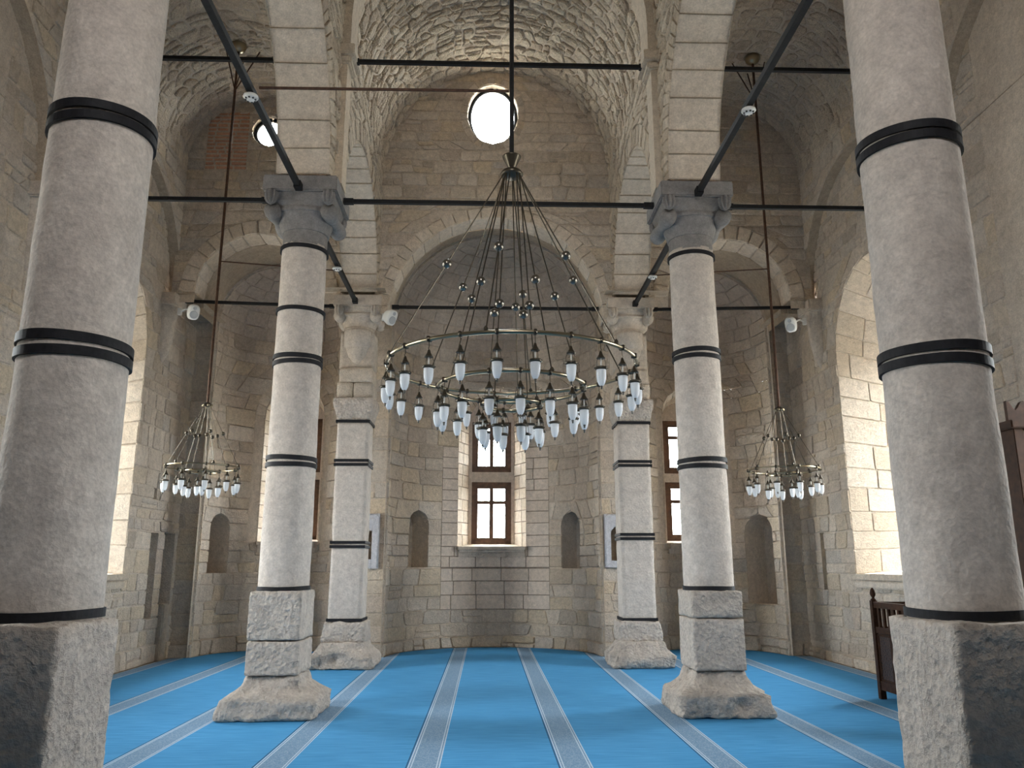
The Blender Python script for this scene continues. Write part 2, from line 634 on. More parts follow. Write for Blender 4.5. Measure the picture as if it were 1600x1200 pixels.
        for ri, (va, vb) in enumerate(zip(rows[:-1], rows[1:])):
            for la, lb, ra, rb, lop, rop in row_spans(va, vb, L, Rr, ops):
                vm = (va + vb) / 2
                pts = [Vector(P((la + lb) / 2 + ((ra + rb) - (la + lb)) / 2 * t / 6, vm)) for t in range(7)]
                length = sum((pts[i + 1] - pts[i]).length for i in range(6))
                if length < 0.03:
                    continue
                mu = length / max(1e-6, ((ra + rb) - (la + lb)) / 2)
                mv = (Vector(P((la + ra) / 2, vb)) - Vector(P((la + ra) / 2, va))).length / (vb - va)
                ws = []
                first = rnd.uniform(.35, 1.0)
                while sum(ws) < length:
                    ws.append(rnd.uniform(*sw) * (first if not ws else 1))
                if len(ws) > 1 and sum(ws) - length > ws[-1] * .45:
                    ws.pop()
                if len(ws) > 1 and ws[-1] < .06:
                    ws[-2] += ws.pop()
                tt = [0]
                for x in ws:
                    tt.append(tt[-1] + x)
                tt = [x / tt[-1] for x in tt]
                sl = [0] + [rnd.uniform(-slant, slant) / length for _ in tt[1:-1]] + [0]
                ju, jv = joint / 2 / mu, joint / 2 / mv
                for i in range(len(ws)):
                    t0, t1 = tt[i], tt[i + 1]
                    a0, a1 = t0 - sl[i], t0 + sl[i]
                    b0, b1 = t1 - sl[i + 1], t1 + sl[i + 1]
                    fx0, fx1 = i == 0, i == len(ws) - 1
                    q = [(la + (ra - la) * a0 + (0 if fx0 else ju), va + jv, fx0), (la + (ra - la) * b0 - (0 if fx1 else ju), va + jv, fx1),
                         (lb + (rb - lb) * b1 - (0 if fx1 else ju), vb - jv, fx1), (lb + (rb - lb) * a1 + (0 if fx0 else ju), vb - jv, fx0)]
                    if q[1][0] < q[0][0]:
                        q[0] = q[1] = ((q[0][0] + q[1][0]) / 2, q[0][1], True)
                    if q[2][0] < q[3][0]:
                        q[2] = q[3] = ((q[2][0] + q[3][0]) / 2, q[2][1], True)
                    if only and not only((q[0][0] + q[2][0]) / 2, vm):
                        continue
                    quads = [q]
                    if split and not (fx0 and lop) and not (fx1 and rop) and rnd.random() < split:
                        t_ = rnd.uniform(.36, .64)
                        lerp = lambda A, B_, t: (A[0] + (B_[0] - A[0]) * t, A[1] + (B_[1] - A[1]) * t, A[2])
                        g = jv / max(1e-6, (vb - va))
                        lo_ = [q[0], q[1], lerp(q[1], q[2], t_ - g), lerp(q[0], q[3], t_ - g)]
                        hi_ = [lerp(q[0], q[3], t_ + g), lerp(q[1], q[2], t_ + g), q[2], q[3]]
                        quads = [lo_, hi_]
                        if rnd.random() < .6 and ws[i] > .3:
                            k_ = rnd.randrange(2)
                            z_ = quads.pop(k_)
                            t2 = rnd.uniform(.35, .65)
                            g2 = ju / max(1e-6, abs(z_[1][0] - z_[0][0]))
                            F = lambda A, B_, t: (A[0] + (B_[0] - A[0]) * t, A[1] + (B_[1] - A[1]) * t, False)
                            quads += [[z_[0], F(z_[0], z_[1], t2 - g2), F(z_[3], z_[2], t2 - g2), z_[3]],
                                      [F(z_[0], z_[1], t2 + g2), z_[1], z_[2], F(z_[3], z_[2], t2 + g2)]]
                    for q in quads:
                        poly = [wp(*p) for p in q]
                        if trim:
                            pp = []
                            for k in range(4):
                                p, pn, pv = Vector(poly[k]), Vector(poly[(k + 1) % 4]), Vector(poly[k - 1])
                                c1, c2 = rnd.uniform(.3, 1) * trim, rnd.uniform(.3, 1) * trim
                                pp += [tuple(p + (pv - p) * c1), tuple(p + (pn - p) * c2)]
                            if fx0:
                                pp[0] = pp[1] = poly[0]; pp[6] = pp[7] = poly[3]
                            if fx1:
                                pp[2] = pp[3] = poly[1]; pp[4] = pp[5] = poly[2]
                            pl = []
                            for p in pp:
                                if not pl or (abs(p[0] - pl[-1][0]) + abs(p[1] - pl[-1][1])) > 1e-6:
                                    pl.append(p)
                            poly = pl
                        # follow the curve of an opening instead of cutting its corner
                        if len(quads) == 1 and ((fx1 and rop) or (fx0 and lop)):
                            side = []
                            if fx1 and rop:
                                for k in (1, 2, 3, 4, 5):
                                    vv = va + (vb - va) * k / 6
                                    g_ = rop(vv)
                                    side.append(((g_[0] if g_ else rop.uc), vv))
                                left = [p for p in poly if abs(p[0] - q[1][0]) > 1e-6 and abs(p[0] - q[2][0]) > 1e-6]
                                poly = [q[0][:2] if not trim else wp(*q[0]), q[1][:2]] + side + [q[2][:2], wp(*q[3])]
                            if fx0 and lop:
                                side2 = []
                                for k in (5, 4, 3, 2, 1):
                                    vv = va + (vb - va) * k / 6
                                    g_ = lop(vv)
                                    side2.append(((g_[1] if g_ else lop.uc), vv))
                                if fx1 and rop:
                                    poly = [q[0][:2], q[1][:2]] + side + [q[2][:2], q[3][:2]] + side2
                                else:
                                    poly = [q[0][:2], wp(*q[1]), wp(*q[2]), q[3][:2]] + side2
                        h1 = rnd.uniform(*proud)
                        if foot and ri == 0:
                            h1 += rnd.uniform(.3, 1) * foot
                        self.stone(S, poly, stone, -0.03, h1, inset, mu, mv, sgn, 0 if len(poly) > 8 else bulge * rnd.uniform(.3, 1))
        return self

    def ring(self, P, sgn, uc, vp, r0, r1, n, a0=0.0, a1=PI, ky=1.0, stone='arch', joint=.012, proud=(.0, .015), inset=.01, rows=1):
        """voussoirs round an arch or oval in the surface"""
        S = self.S(P, sgn)
        ws = [self.rnd.uniform(.8, 1.25) for _ in range(n)]
        tot = sum(ws)
        acc = 0
        for wv in ws:
            t0 = a0 + (a1 - a0) * acc / tot
            acc += wv
            t1 = a0 + (a1 - a0) * acc / tot
            jt = joint / 2 / ((r0 + r1) / 2)
            t0 += jt; t1 -= jt
            rr = r1 * self.rnd.uniform(.985, 1.015) if rows else r1
            tm = (t0 + t1) / 2
            d = r1 - r0
            e0 = lambda t, r: (uc - r * math.cos(t), vp + (r if ky == 1 else (r * ky if r == r0 else r0 * ky + (r - r0))) * math.sin(t))
            poly = [e0(t0, r0), e0(t0, rr), e0(tm, rr), e0(t1, rr), e0(t1, r0), e0(tm, r0)]
            self.stone(S, poly, stone, -0.03, self.rnd.uniform(*proud), inset, 1, 1, -sgn)
        return self

    def finish(self, label=None):
        me = link_mesh(self.name, self.sv, self.sf, self.smats or ['mortar'], midx=self.sm)
        me['kind'] = 'structure'
        if label:
            me['label'] = label
        order = sorted(range(len(self.stones)), key=lambda i: -self.stones[i][0])
        single = set(i for i in order[:self.limit] if self.stones[i][0] > 0)
        bulk = MB(); mats = []; mi = []
        for i, (sc, vs, fs, mm) in enumerate(self.stones):
            if i in single:
                c = sum(vs, Vector()) / len(vs)
                ob = link_mesh('brick' if mm == 'brick' else self.piece, vs, fs, mm, me)
            else:
                if mm not in mats:
                    mats.append(mm)
                bulk.add(vs, fs)
                mi += [mats.index(mm)] * len(fs)
        if bulk.v:
            ob = link_mesh('masonry', bulk.v, bulk.f, mats, me, midx=mi)
            ob['kind'] = 'stuff'
        self.obj = me
        return me


# ------------------------------------------------------------------ dimensions
NX = 2.02          # nave wall face
AX = 2.64          # aisle face of the arcade wall
OX = 5.60          # outer wall face
SX = 5.45          # outer spandrel / vault springing
E = 12.95          # east wall face above the apse arches
B = 14.50          # back wall between the apses
ZS = 8.40          # vault springing
CX = 2.36          # column axis
YC = (4.22, 9.10, 13.20)
WEST = -3.4
ASX = 4.02         # side apse axis
RUB = dict(warp=.07, trim=.30, inset=.022, slant=.06, split=.28)
OLD = dict(warp=.028, trim=.15, inset=.012, slant=.03, split=.2)

# ------------------------------------------------------------------ floor and carpet
fl = MB().box(-7.2, 7.2, WEST - 1, 17.5, -0.3, 0.0).build('floor', 'plaster')
fl['kind'] = 'structure'
out = [(-OX + .08, WEST + .15), (OX - .08, WEST + .15), (OX - .08, B - .09), (ASX + 1.17, B - .05)]
for i in range(1, 16):
    t = PI * i / 16
    out.append((ASX + 1.12 * math.cos(t), B + 1.2 * math.sin(t)))
out += [(ASX - 1.17, B - .05), (1.88, B - .05)]
for i in range(1, 20):
    t = PI * i / 20
    out.append((1.85 * math.cos(t), B + 1.60 * math.sin(t)))
out += [(-1.88, B - .05), (-ASX + 1.17, B - .05)]
for i in range(1, 16):
    t = PI * i / 16
    out.append((-ASX + 1.12 * math.cos(t), B + 1.2 * math.sin(t)))
out += [(-ASX - 1.17, B - .05), (-OX + .08, B - .09)]
n = len(out)
cv = [(x, y, 0.001) for x, y in out] + [(x, y, 0.014) for x, y in out]
cf = [tuple(range(n, 2 * n))] + [(i, (i + 1) % n, n + (i + 1) % n, n + i) for i in range(n)]
tag(link_mesh('carpet', cv, cf, 'carpet'), 'wall-to-wall blue carpet with pale patterned bands running towards the apse', 'carpet')

# ------------------------------------------------------------------ nave vault and aisle vaults
def barrel(xc, r, z0):
    return lambda u, v: (xc - r * math.cos(v / r), u, z0 + r * math.sin(v / r))


cw = Wall('ceiling', 11)
Pn = barrel(0, NX, ZS)
cw.shell(Pn, 1, -.05, PI * NX + .05, WEST, 6.2, du=3, dv=.3)
Pn2 = lambda u, v: Pn(v, u)
cw.patch(Pn2, -1, 6.2, E + .05, -.05, PI * NX + .05, stone='vault', ch=(.15, .26), sw=(.13, .34), joint=.022, proud=(.0, .05), du=.2, dv=.6, bulge=.02, **RUB)
cw.finish('rubble stone barrel vault over the nave')
for s, nm in ((-1, 'left'), (1, 'right')):
    cw = Wall('ceiling_aisle_' + nm, 12 + s)
    Pa = barrel(s * (AX + SX) / 2, (SX - AX) / 2, ZS)
    ra = (SX - AX) / 2
    cw.shell(Pa, 1, -.05, PI * ra + .05, WEST, 6.2, du=3, dv=.3)
    Pa2 = (lambda Pa: (lambda u, v: Pa(v, u)))(Pa)
    cw.patch(Pa2, -1, 6.2, E + .05, -.05, PI * ra + .05, stone='vault', ch=(.18, .3), sw=(.16, .42), joint=.03, proud=(-.004, .03), du=.2, dv=.6, bulge=.015, **RUB)
    cw.finish()

# ------------------------------------------------------------------ arcade walls
arches = [(11.17, 1.63, 6.06), (6.66, 2.0, 6.06), (1.5, 2.28, 6.06)]
for s, nm in ((-1, 'left'), (1, 'right')):
    wl = Wall('wall_arcade_' + nm, 21 + s)
    for xf, sg in ((NX, -s), (AX, s)):
        P = (lambda xf: (lambda u, v: (s * xf, u, v)))(xf)
        sgn = 1 if (sg > 0) else -1      # du x dv = Y x Z = +X
        ops = [op_arch(a, h, 0, z) for a, h, z in arches]
        ring_t = .30
        ops2 = [op_arch(a, h + ring_t, 0, z) for a, h, z in arches]
        wl.shell(P, sgn, 6.075, ZS + .15, WEST, B, ops, 'mortar', .4, .08)
        if xf == NX:
            wl.patch(P, sgn, 6.08, ZS + .1, 6.2, E, ops2, stone='vault', ch=(.13, .22), sw=(.18, .42), joint=.022, proud=(0, .035), shell=False, bulge=.012, **RUB)
            for (a, h, z), k in zip(arches[:2], (40, 48)):
                wl.ring(P, sgn, a, z, h + .005, h + ring_t, k, stone='vault', joint=.02, proud=(0, .025))
    for (a, h, z), k in zip(arches, (1, 1, 0)):
        P = (lambda a, h, z: (lambda u, v: (s * u, a - h * math.cos(v / h), z + h * math.sin(v / h))))(a, h, z)
        if k:
            wl.patch(P, s, 0, PI * h, NX, AX, stone='arch', mortar='palejoint', ch=(.27, .38), sw=(.7, .9), joint=.007, proud=(-.004, .006), inset=.012, du=.8, dv=.15, warp=.01, trim=.05)
        else:
            wl.shell(P, s, 0, PI * h, NX, AX, du=.8, dv=.15)
    # piece of wall from the pier back to the apse wall
    P = lambda u, v: (s * u, v, 6.09)
    wl.shell(P, -s, 12.7, B + .1, NX - .15, AX + .3, mat_='plaster')
    wl.finish()
    # the pier that stands behind the camera and carries the last arch
    tag(MB().box(s * CX - .36, s * CX + .36, -1.1, -.8 + .02, 0, 6.0).build('pillar', 'column'), kind='structure')
    tag(MB().box(s * CX - .36, s * CX + .36, WEST, -.78, 5.9, 8.5).build('wall_arcade_west', 'plaster'), kind='structure')

# ------------------------------------------------------------------ outer walls with deep arched window embrasures
bays = [11.17, 6.35]
WIN = dict(half=1.3, sill=1.42, spring=4.88)
OUTX = 6.75
for s, nm in ((-1, 'left'), (1, 'right')):
    wl = Wall('wall_' + nm, 31 + s)
    P = lambda u, v: (s * OX, u, v)
    sgn = -s
    ops = [op_arch(a, WIN['half'], WIN['sill'], WIN['spring']) for a in bays]
    stone_ops = list(ops)
    if s < 0:
        slots = [op_rect(13.36, 13.62, .72, 2.08), op_rect(13.92, 14.36, .0, 2.1), op_rect(13.30, 13.40, 2.62, 2.80)]
    else:
        slots = [op_rect(13.56, 13.70, 1.15, 2.1)]
    for o in slots:
        o.flat = True
    wl.patch(P, sgn, 0, 8.5, 8.2, B + .02, ops + slots, stone='wall', ch=(.16, .36), sw=(.2, .6), joint=.016, proud=(-.006, .012), foot=.05, dv=.08, bulge=.004, **OLD)
    wl.shell(P, sgn, 0, 8.5, WEST, 8.2, ops, dv=.15, du=1)
    # spandrels of the blind arches, 15 cm proud of the wall
    Pq = lambda u, v: (s * SX, u, v)
    bl = [op_arch(11.17, 1.93, 0, 6.0), op_arch(6.66, 2.3, 0, 6.0), op_arch(1.9, 2.2, 0, 6.0)]
    wl.patch(Pq, sgn, 6.0, ZS + .15, 8.2, E + .03, bl, stone='wall', ch=(.2, .3), sw=(.25, .5), joint=.02, proud=(0, .015), dv=.06, **OLD)
    wl.shell(Pq, sgn, 6.0, ZS + .15, WEST, 8.2, bl, dv=.1, du=1)
    for (a, h) in ((11.17, 1.93), (6.66, 2.3), (1.9, 2.2)):
        Ps = (lambda a, h: (lambda u, v: (s * u, a - h * math.cos(v / h), 6.0 + h * math.sin(v / h))))(a, h)
        wl.shell(Ps, s, 0, PI * h, SX - .01, OX + .05, mat_='plaster', du=.3, dv=.12)
    # window embrasures
    for bi, a in enumerate(bays):
        h, vs, vp = WIN['half'], WIN['sill'], WIN['spring']
        jl = vp - vs
        tot = 2 * jl + PI * h
        k = .62
        def Pe(u, v, a=a):
            # v along the outline, u from inner face (0) to the glass (1)
            if v < jl:
                y, z = -h, vs + v
            elif v < jl + PI * h:
                t = (v - jl) / h
                y, z = -h * math.cos(t), vp + h * math.sin(t)
            else:
                y, z = h, vp - (v - jl - PI * h)
            m_ = 1 - (1 - k) * u
            zz = vs + .1 + (z - vs) * (1 - .16 * u) - .1 * (1 - u)
            return (s * (OX + (OUTX - OX) * u), a + y * m_, zz)
        if bi == 0:
            wl.patch(Pe, -s, 0, tot, 0, 1, stone='pale', mortar='palejoint', ch=(.26, .4), sw=(.5, 1.0), joint=.012, proud=(0, .012), inset=.01, du=1, dv=.12, warp=.01, trim=.05)
        else:
            wl.shell(Pe, -s, 0, tot, 0, 1, mat_='palejoint', du=1, dv=.15)
        # sloping inner sill
        wl.shell((lambda a: (lambda u, v: (s * (OX + (OUTX - OX) * v), a + u * (1 - (1 - k) * v), WIN['sill'] + .1 * v)))(a), -s, 0, 1, -h, h, mat_='palejoint', dv=1, du=2)
    # recesses
    for i, o in enumerate(slots):
        u0, u1 = o(o.vs + .01)
        d = (.3, .35, .15)[i] if s < 0 else .12
        x0, x1 = OX - .005, OX + d
        q = MB()
        V = lambda x, y, z: (s * x, y, z)
        z0, z1 = o.vs, o.vt
        q.add([V(x0, u0, z0), V(x1, u0, z0), V(x1, u0, z1), V(x0, u0, z1)], [(0, 1, 2, 3)])
        q.add([V(x0, u1, z0), V(x1, u1, z0), V(x1, u1, z1), V(x0, u1, z1)], [(0, 1, 2, 3)])
        q.add([V(x0, u0, z1), V(x1, u0, z1), V(x1, u1, z1), V(x0, u1, z1)], [(0, 1, 2, 3)])
        q.add([V(x0, u0, z0), V(x1, u0, z0), V(x1, u1, z0), V(x0, u1, z0)], [(0, 1, 2, 3)])
        q.add([V(x1, u0, z0), V(x1, u1, z0), V(x1, u1, z1), V(x1, u0, z1)], [(0, 1, 2, 3)])
        wl.extra.append(q)
    wo = wl.finish()
    for q in wl.extra:
        q.build('recess', 'wall', wo)
    if s < 0:
        MB().box(-5.85, -5.56, 14.06, 14.3, 0, .92, .02).build('stone', 'pale', wo)
    # window sill slabs
    for bi, a in enumerate(bays):
        MB().box(min(s * 5.52, s * 5.95), max(s * 5.52, s * 5.95), a - 1.34, a + 1.34, 1.34, 1.43, .01).build('window_sill', 'pale', wo)
        if bi == 0:
            MB().box(min(s * 5.555, s * 5.75), max(s * 5.555, s * 5.75), a - 1.30, a + 1.30, 1.22, 1.335, .02).build('sill_moulding', 'pale', wo)

# corbels that carry the blind arches
def corbel(x, y, s, mat_='palecap', w_=.42, big=1.0):
    q = MB()
    q.box(min(x, x - s * .26), max(x, x - s * .26), y - w_ / 2 - .05, y + w_ / 2 + .05, 5.83, 6.03, .02)
    prof = [(.18, 5.83), (.17, 5.7), (.15, 5.55), (.15, 5.5), (.14, 5.3), (.10, 5.05), (.03, 4.85), (.005, 4.8)]
    v, f = [], []
    n_ = 14
    for r, z in prof:
        for i in range(n_ + 1):
            t = PI * i / n_
            v.append((x - s * r * 1.25 * math.sin(t), y - r * 1.2 * math.cos(t), z))
    for a in range(len(prof) - 1):
        for i in range(n_):
            k0 = a * (n_ + 1) + i
            f.append((k0, k0 + 1, k0 + n_ + 2, k0 + n_ + 1))
    q.add(v, f)
    return q


ci = 1
for s in (-1, 1):
    for y in (9.1, 13.05, 4.1):
        tag(corbel(s * (OX + .02), y, s).build('trim_%d' % ci, 'palecap'), kind='structure')
        ci += 1

# ------------------------------------------------------------------ east wall above the apse arches
def Pe_(u, v):
    return (u, E, v)       # X x Z = -Y : faces the camera with sgn +1


wl = Wall('wall_east', 41)
zc, ro, ri = 5.67, 2.05, 1.84
ocu = op_oval(-.07, 9.55, .45, .60)
arc = op_arch(0, ri, 0, zc)
arc2 = op_arch(0, ro, 0, zc)
ocu2 = op_oval(-.07, 9.55, .59, .74)
hw = lambda v: NX + .06 if v < ZS else math.sqrt(max(.0004, (NX + .06) ** 2 - (v - ZS) ** 2))
wl.shell(Pe_, 1, 5.6, ZS + NX + .05, lambda v: -hw(v), hw, [ocu, arc], du=.3, dv=.05)
wl.patch(Pe_, 1, 5.67, ZS + NX, lambda v: -hw(v), hw, [ocu2, arc2], stone='wall', ch=(.17, .27), sw=(.25, .5), joint=.02, proud=(0, .018), shell=False, bulge=.005, **OLD)
wl.ring(Pe_, 1, 0, zc, ri + .004, ro, 26, stone='pale', proud=(.005, .02))
wl.ring(Pe_, 1, -.07, 9.55, .455, .59, 26, 0, 2 * PI, ky=.60 / .45, stone='wall', proud=(0, .01))
# soffit of the arch and barrel behind it
Ps = lambda u, v: (-ri * math.cos(v / ri), u, zc + ri * math.sin(v / ri))
wl.patch(Ps, 1, 0, PI * ri, E - .01, E + .45, stone='pale', mortar='palejoint', ch=(.24, .36), sw=(.6, .8), joint=.012, proud=(0, .01), du=.5, dv=.12)
Ps = lambda u, v: (-1.93 * math.cos(v / 1.93), u, 5.95 + 1.9 * math.sin(v / 1.93))
wl.shell(Ps, 1, -.1, PI * 1.93 + .1, E + .44, B + .05, mat_='plaster', du=.6, dv=.12)
wl.shell(lambda u, v: (u, E + .45, v), 1, 5.6, 8.2, -2.2, 2.2, [arc], mat_='plaster', dv=.05)
# oculus reveal
Po = lambda u, v: (-.07 - .45 * math.cos(v) * (1 - .05 * u), E + u * .25, 9.55 + .60 * math.sin(v) * (1 - .05 * u))
wl.shell(Po, 1, 0, 2 * PI, 0, 1, mat_='palejoint', du=.5, dv=.15)
wl.finish()

for s, nm in ((-1, 'left'), (1, 'right')):
    wl = Wall('wall_east_' + nm, 43 + s)
    xc, rv = s * (AX + SX) / 2, (SX - AX) / 2 + .06
    az, ao, ai_ = 6.08, 1.33, 1.07
    hwl = lambda v: rv if v < ZS else math.sqrt(max(.0004, rv ** 2 - (v - ZS) ** 2))
    arc = op_arch(xc, ai_, 0, az)
    arc2 = op_arch(xc, ao, 0, az)
    ops, ops2 = [arc], [arc2]
    if s < 0:
        ocu = op_oval(-4.06, 9.12, .29, .29)
        ops.append(ocu)
        ops2.append(op_oval(-4.06, 9.12, .37, .37))
        bk = op_rect(-5.15, -4.42, 8.35, 9.45)
        bk.flat = True
        ops2.append(bk)
    wl.shell(Pe_, 1, 5.9, ZS + rv, lambda v: xc - hwl(v), lambda v: xc + hwl(v), ops, du=.3, dv=.05)
    kw = dict(ch=(.17, .27), sw=(.25, .5)) if s < 0 else dict(ch=(.2, .3), sw=(.35, .65))
    wl.patch(Pe_, 1, 6.02, ZS + rv - .06, lambda v: xc - hwl(v), lambda v: xc + hwl(v), ops2, stone='wall', joint=.02, proud=(0, .015), shell=False, **kw, **OLD)
    wl.ring(Pe_, 1, xc, az, ai_ + .004, ao, 17, stone='pale', joint=.022, proud=(.005, .03))
    if s < 0:
        wl.ring(Pe_, 1, -4.06, 9.12, .295, .37, 16, 0, 2 * PI, stone='wall')
        # patch of old red brick under the vault
        lim = lambda v: max(-5.14, xc - hwl(v) + .08)
        wl.patch(Pe_, 1, 8.36, 9.5, lim, -4.43, [], stone='brick', ch=(.068, .09), sw=(.14, .34), joint=.034, proud=(.0, .012), inset=.006, shell=False, warp=.008, trim=.06)
        Po = lambda u, v: (-4.06 - .29 * math.cos(v), E + u * .25, 9.12 + .29 * math.sin(v))
        wl.shell(Po, 1, 0, 2 * PI, 0, 1, mat_='plaster', du=.5, dv=.2)
    Ps = lambda u, v: (xc - ai_ * math.cos(v / ai_), u, az + ai_ * math.sin(v / ai_))
    wl.patch(Ps, 1, 0, PI * ai_, E - .01, E + .45, stone='pale', mortar='palejoint', ch=(.22, .32), sw=(.6, .8), joint=.014, proud=(0, .01), du=.5, dv=.12)
    Ps = lambda u, v: (s * ASX - 1.2 * math.cos(v / 1.2), u, 6.0 + 1.2 * math.sin(v / 1.2))
    wl.shell(Ps, 1, -.1, PI * 1.2 + .1, E + .44, B + .05, mat_='plaster', du=.6, dv=.12)
    wl.shell(lambda u, v: (u, E + .45, v), 1, 5.95, 8.2, xc - 1.6, xc + 1.6, [arc], mat_='plaster', dv=.05)
    # soffit between the barrel of the side apse and the outer wall
    wl.shell(lambda u, v: (s * u, v, 6.03), -s, E - .02, B + .1, 5.1, OX + .15, mat_='plaster')
    wl.finish()

# ------------------------------------------------------------------ back wall with the three apses
wl = Wall('wall_back', 51)
Pb = lambda u, v: (u, B, v)
aps = [op_arch(0, 1.905, 0, 5.95, 1.87), op_arch(-ASX, 1.175, 0, 5.98), op_arch(ASX, 1.175, 0, 5.98)]
mar = [op_rect(2.02, 2.42, 1.60, 2.46), op_rect(-2.45, -2.08, 1.58, 2.46)]
for o in mar:
    o.flat = True
wl.patch(Pb, 1, 0, 8.3, -6.3, 6.3, aps + mar, stone='wall', ch=(.2, .34), sw=(.25, .5), joint=.014, proud=(-.006, .012), foot=.05, dv=.06, **OLD)
wb = wl.finish()
for o in mar:       # little aumbries behind the marble frames
    u0, u1 = o(o.vs + .01)
    q = MB()
    q.add([(u0, B - .01, o.vs), (u0, B + .3, o.vs), (u0, B + .3, o.vt), (u0, B - .01, o.vt)], [(0, 1, 2, 3)])
    q.add([(u1, B - .01, o.vs), (u1, B + .3, o.vs), (u1, B + .3, o.vt), (u1, B - .01, o.vt)], [(0, 1, 2, 3)])
    q.add([(u0, B + .3, o.vs), (u1, B + .3, o.vs), (u1, B + .3, o.vt), (u0, B + .3, o.vt)], [(0, 1, 2, 3)])
    q.add([(u0, B - .01, o.vs), (u1, B - .01, o.vs), (u1, B + .3, o.vs), (u0, B + .3, o.vs)], [(0, 1, 2, 3)])
    q.add([(u0, B - .01, o.vt), (u1, B - .01, o.vt), (u1, B + .3, o.vt), (u0, B + .3, o.vt)], [(0, 1, 2, 3)])
    q.build('recess', 'plaster', wb)


def niche_geo(P, uc, half, v0, vp, rise, depth, pointed, n=14):
    """recess hollowed out of a curved wall: reveal and back"""
    half, rise, v0 = half * 1.05, rise * 1.05, v0 - .015
    outl = [(uc - half, v0), (uc - half, vp)]
    for i in range(1, n):
        t = i / n
        if pointed:
            vv = vp + rise * math.sin(PI / 2 * (1 - abs(1 - 2 * t)))
            tt = (vv - vp) / rise
            hw_ = half * (1 - tt ** 1.7)
            outl.append((uc + (-hw_ if t < .5 else hw_), vv))
        else:
            outl.append((uc - half * math.cos(PI * t), vp + rise * math.sin(PI * t)))
    outl += [(uc + half, vp), (uc + half, v0)]
    c = Vector(P(uc, v0))
    d = 1e-3
    nn = (Vector(P(uc + d, v0)) - Vector(P(uc - d, v0)))
    out_ = Vector((-nn.y, nn.x, 0)).normalized()
    if out_.dot(c - Vector((c.x * .5, B - .5, c.z))) < 0:
        out_ = -out_
    q = MB()
    fr = [Vector(P(a, b_)) + out_ * .010 for a, b_ in outl]
    bk = [p + out_ * depth for p in fr]
    m_ = len(fr)
    q.add(fr + bk, [(i, (i + 1) % m_, m_ + (i + 1) % m_, m_ + i) for i in range(m_)] + [tuple(range(m_, 2 * m_))])
    return q


def window_unit(idx, centre, ax, out_, wdt, z0, z1, cols, rows, parent=None, label=None):
    """wooden casement: frame > panes. ax: unit vector across, out_: outward"""
    ax, out_ = Vector(ax), Vector(out_)
    c = Vector(centre)
    fw = .085
    q = MB()
    def bar(a0, a1, b0, b1, t0=-.04, t1=.04):
        v = [c + ax * a + Vector((0, 0, b_)) + out_ * t for t in (t0, t1) for b_ in (b0, b1) for a in (a0, a1)]
        q.add(v, [(0, 1, 3, 2), (4, 6, 7, 5), (0, 4, 5, 1), (2, 3, 7, 6), (0, 2, 6, 4), (1, 5, 7, 3)])
    h = wdt / 2
    bar(-h, -h + fw, z0, z1); bar(h - fw, h, z0, z1)
    bar(-h, h, z0, z0 + fw); bar(-h, h, z1 - fw, z1)
    s_ = .045
    # sash rails a little behind
    bar(-h + fw, -h + fw + s_, z0 + fw, z1 - fw, -.02, .03); bar(h - fw - s_, h - fw, z0 + fw, z1 - fw, -.02, .03)
    bar(-h + fw, h - fw, z0 + fw, z0 + fw + s_, -.02, .03); bar(-h + fw, h - fw, z1 - fw - s_, z1 - fw, -.02, .03)
    xs_ = [-h + fw + s_]
    for i in range(1, cols):
        x = -h + wdt * i / cols
        bar(x - .042, x + .042, z0 + fw, z1 - fw, -.03, .03)
        xs_ += [x - .042, x + .042]
    xs_.append(h - fw - s_)
    zs_ = [z0 + fw + s_]
    for rz in rows:
        bar(-h + fw, h - fw, rz - .035, rz + .035, -.025, .03)
        zs_ += [rz - .035, rz + .035]
    zs_.append(z1 - fw - s_)
    ob = q.build('window_%d' % idx, 'wood')
    ob['kind'] = 'structure'
    for i in range(0, len(xs_), 2):
        for j in range(0, len(zs_), 2):
            v = [c + ax * a + Vector((0, 0, b_)) + out_ * t for t in (0, .006) for b_ in (zs_[j], zs_[j + 1]) for a in (xs_[i], xs_[i + 1])]
            link_mesh('pane', v, [(0, 1, 3, 2), (4, 6, 7, 5), (0, 4, 5, 1), (2, 3, 7, 6), (0, 2, 6, 4), (1, 5, 7, 3)], 'glass', ob)
    return ob


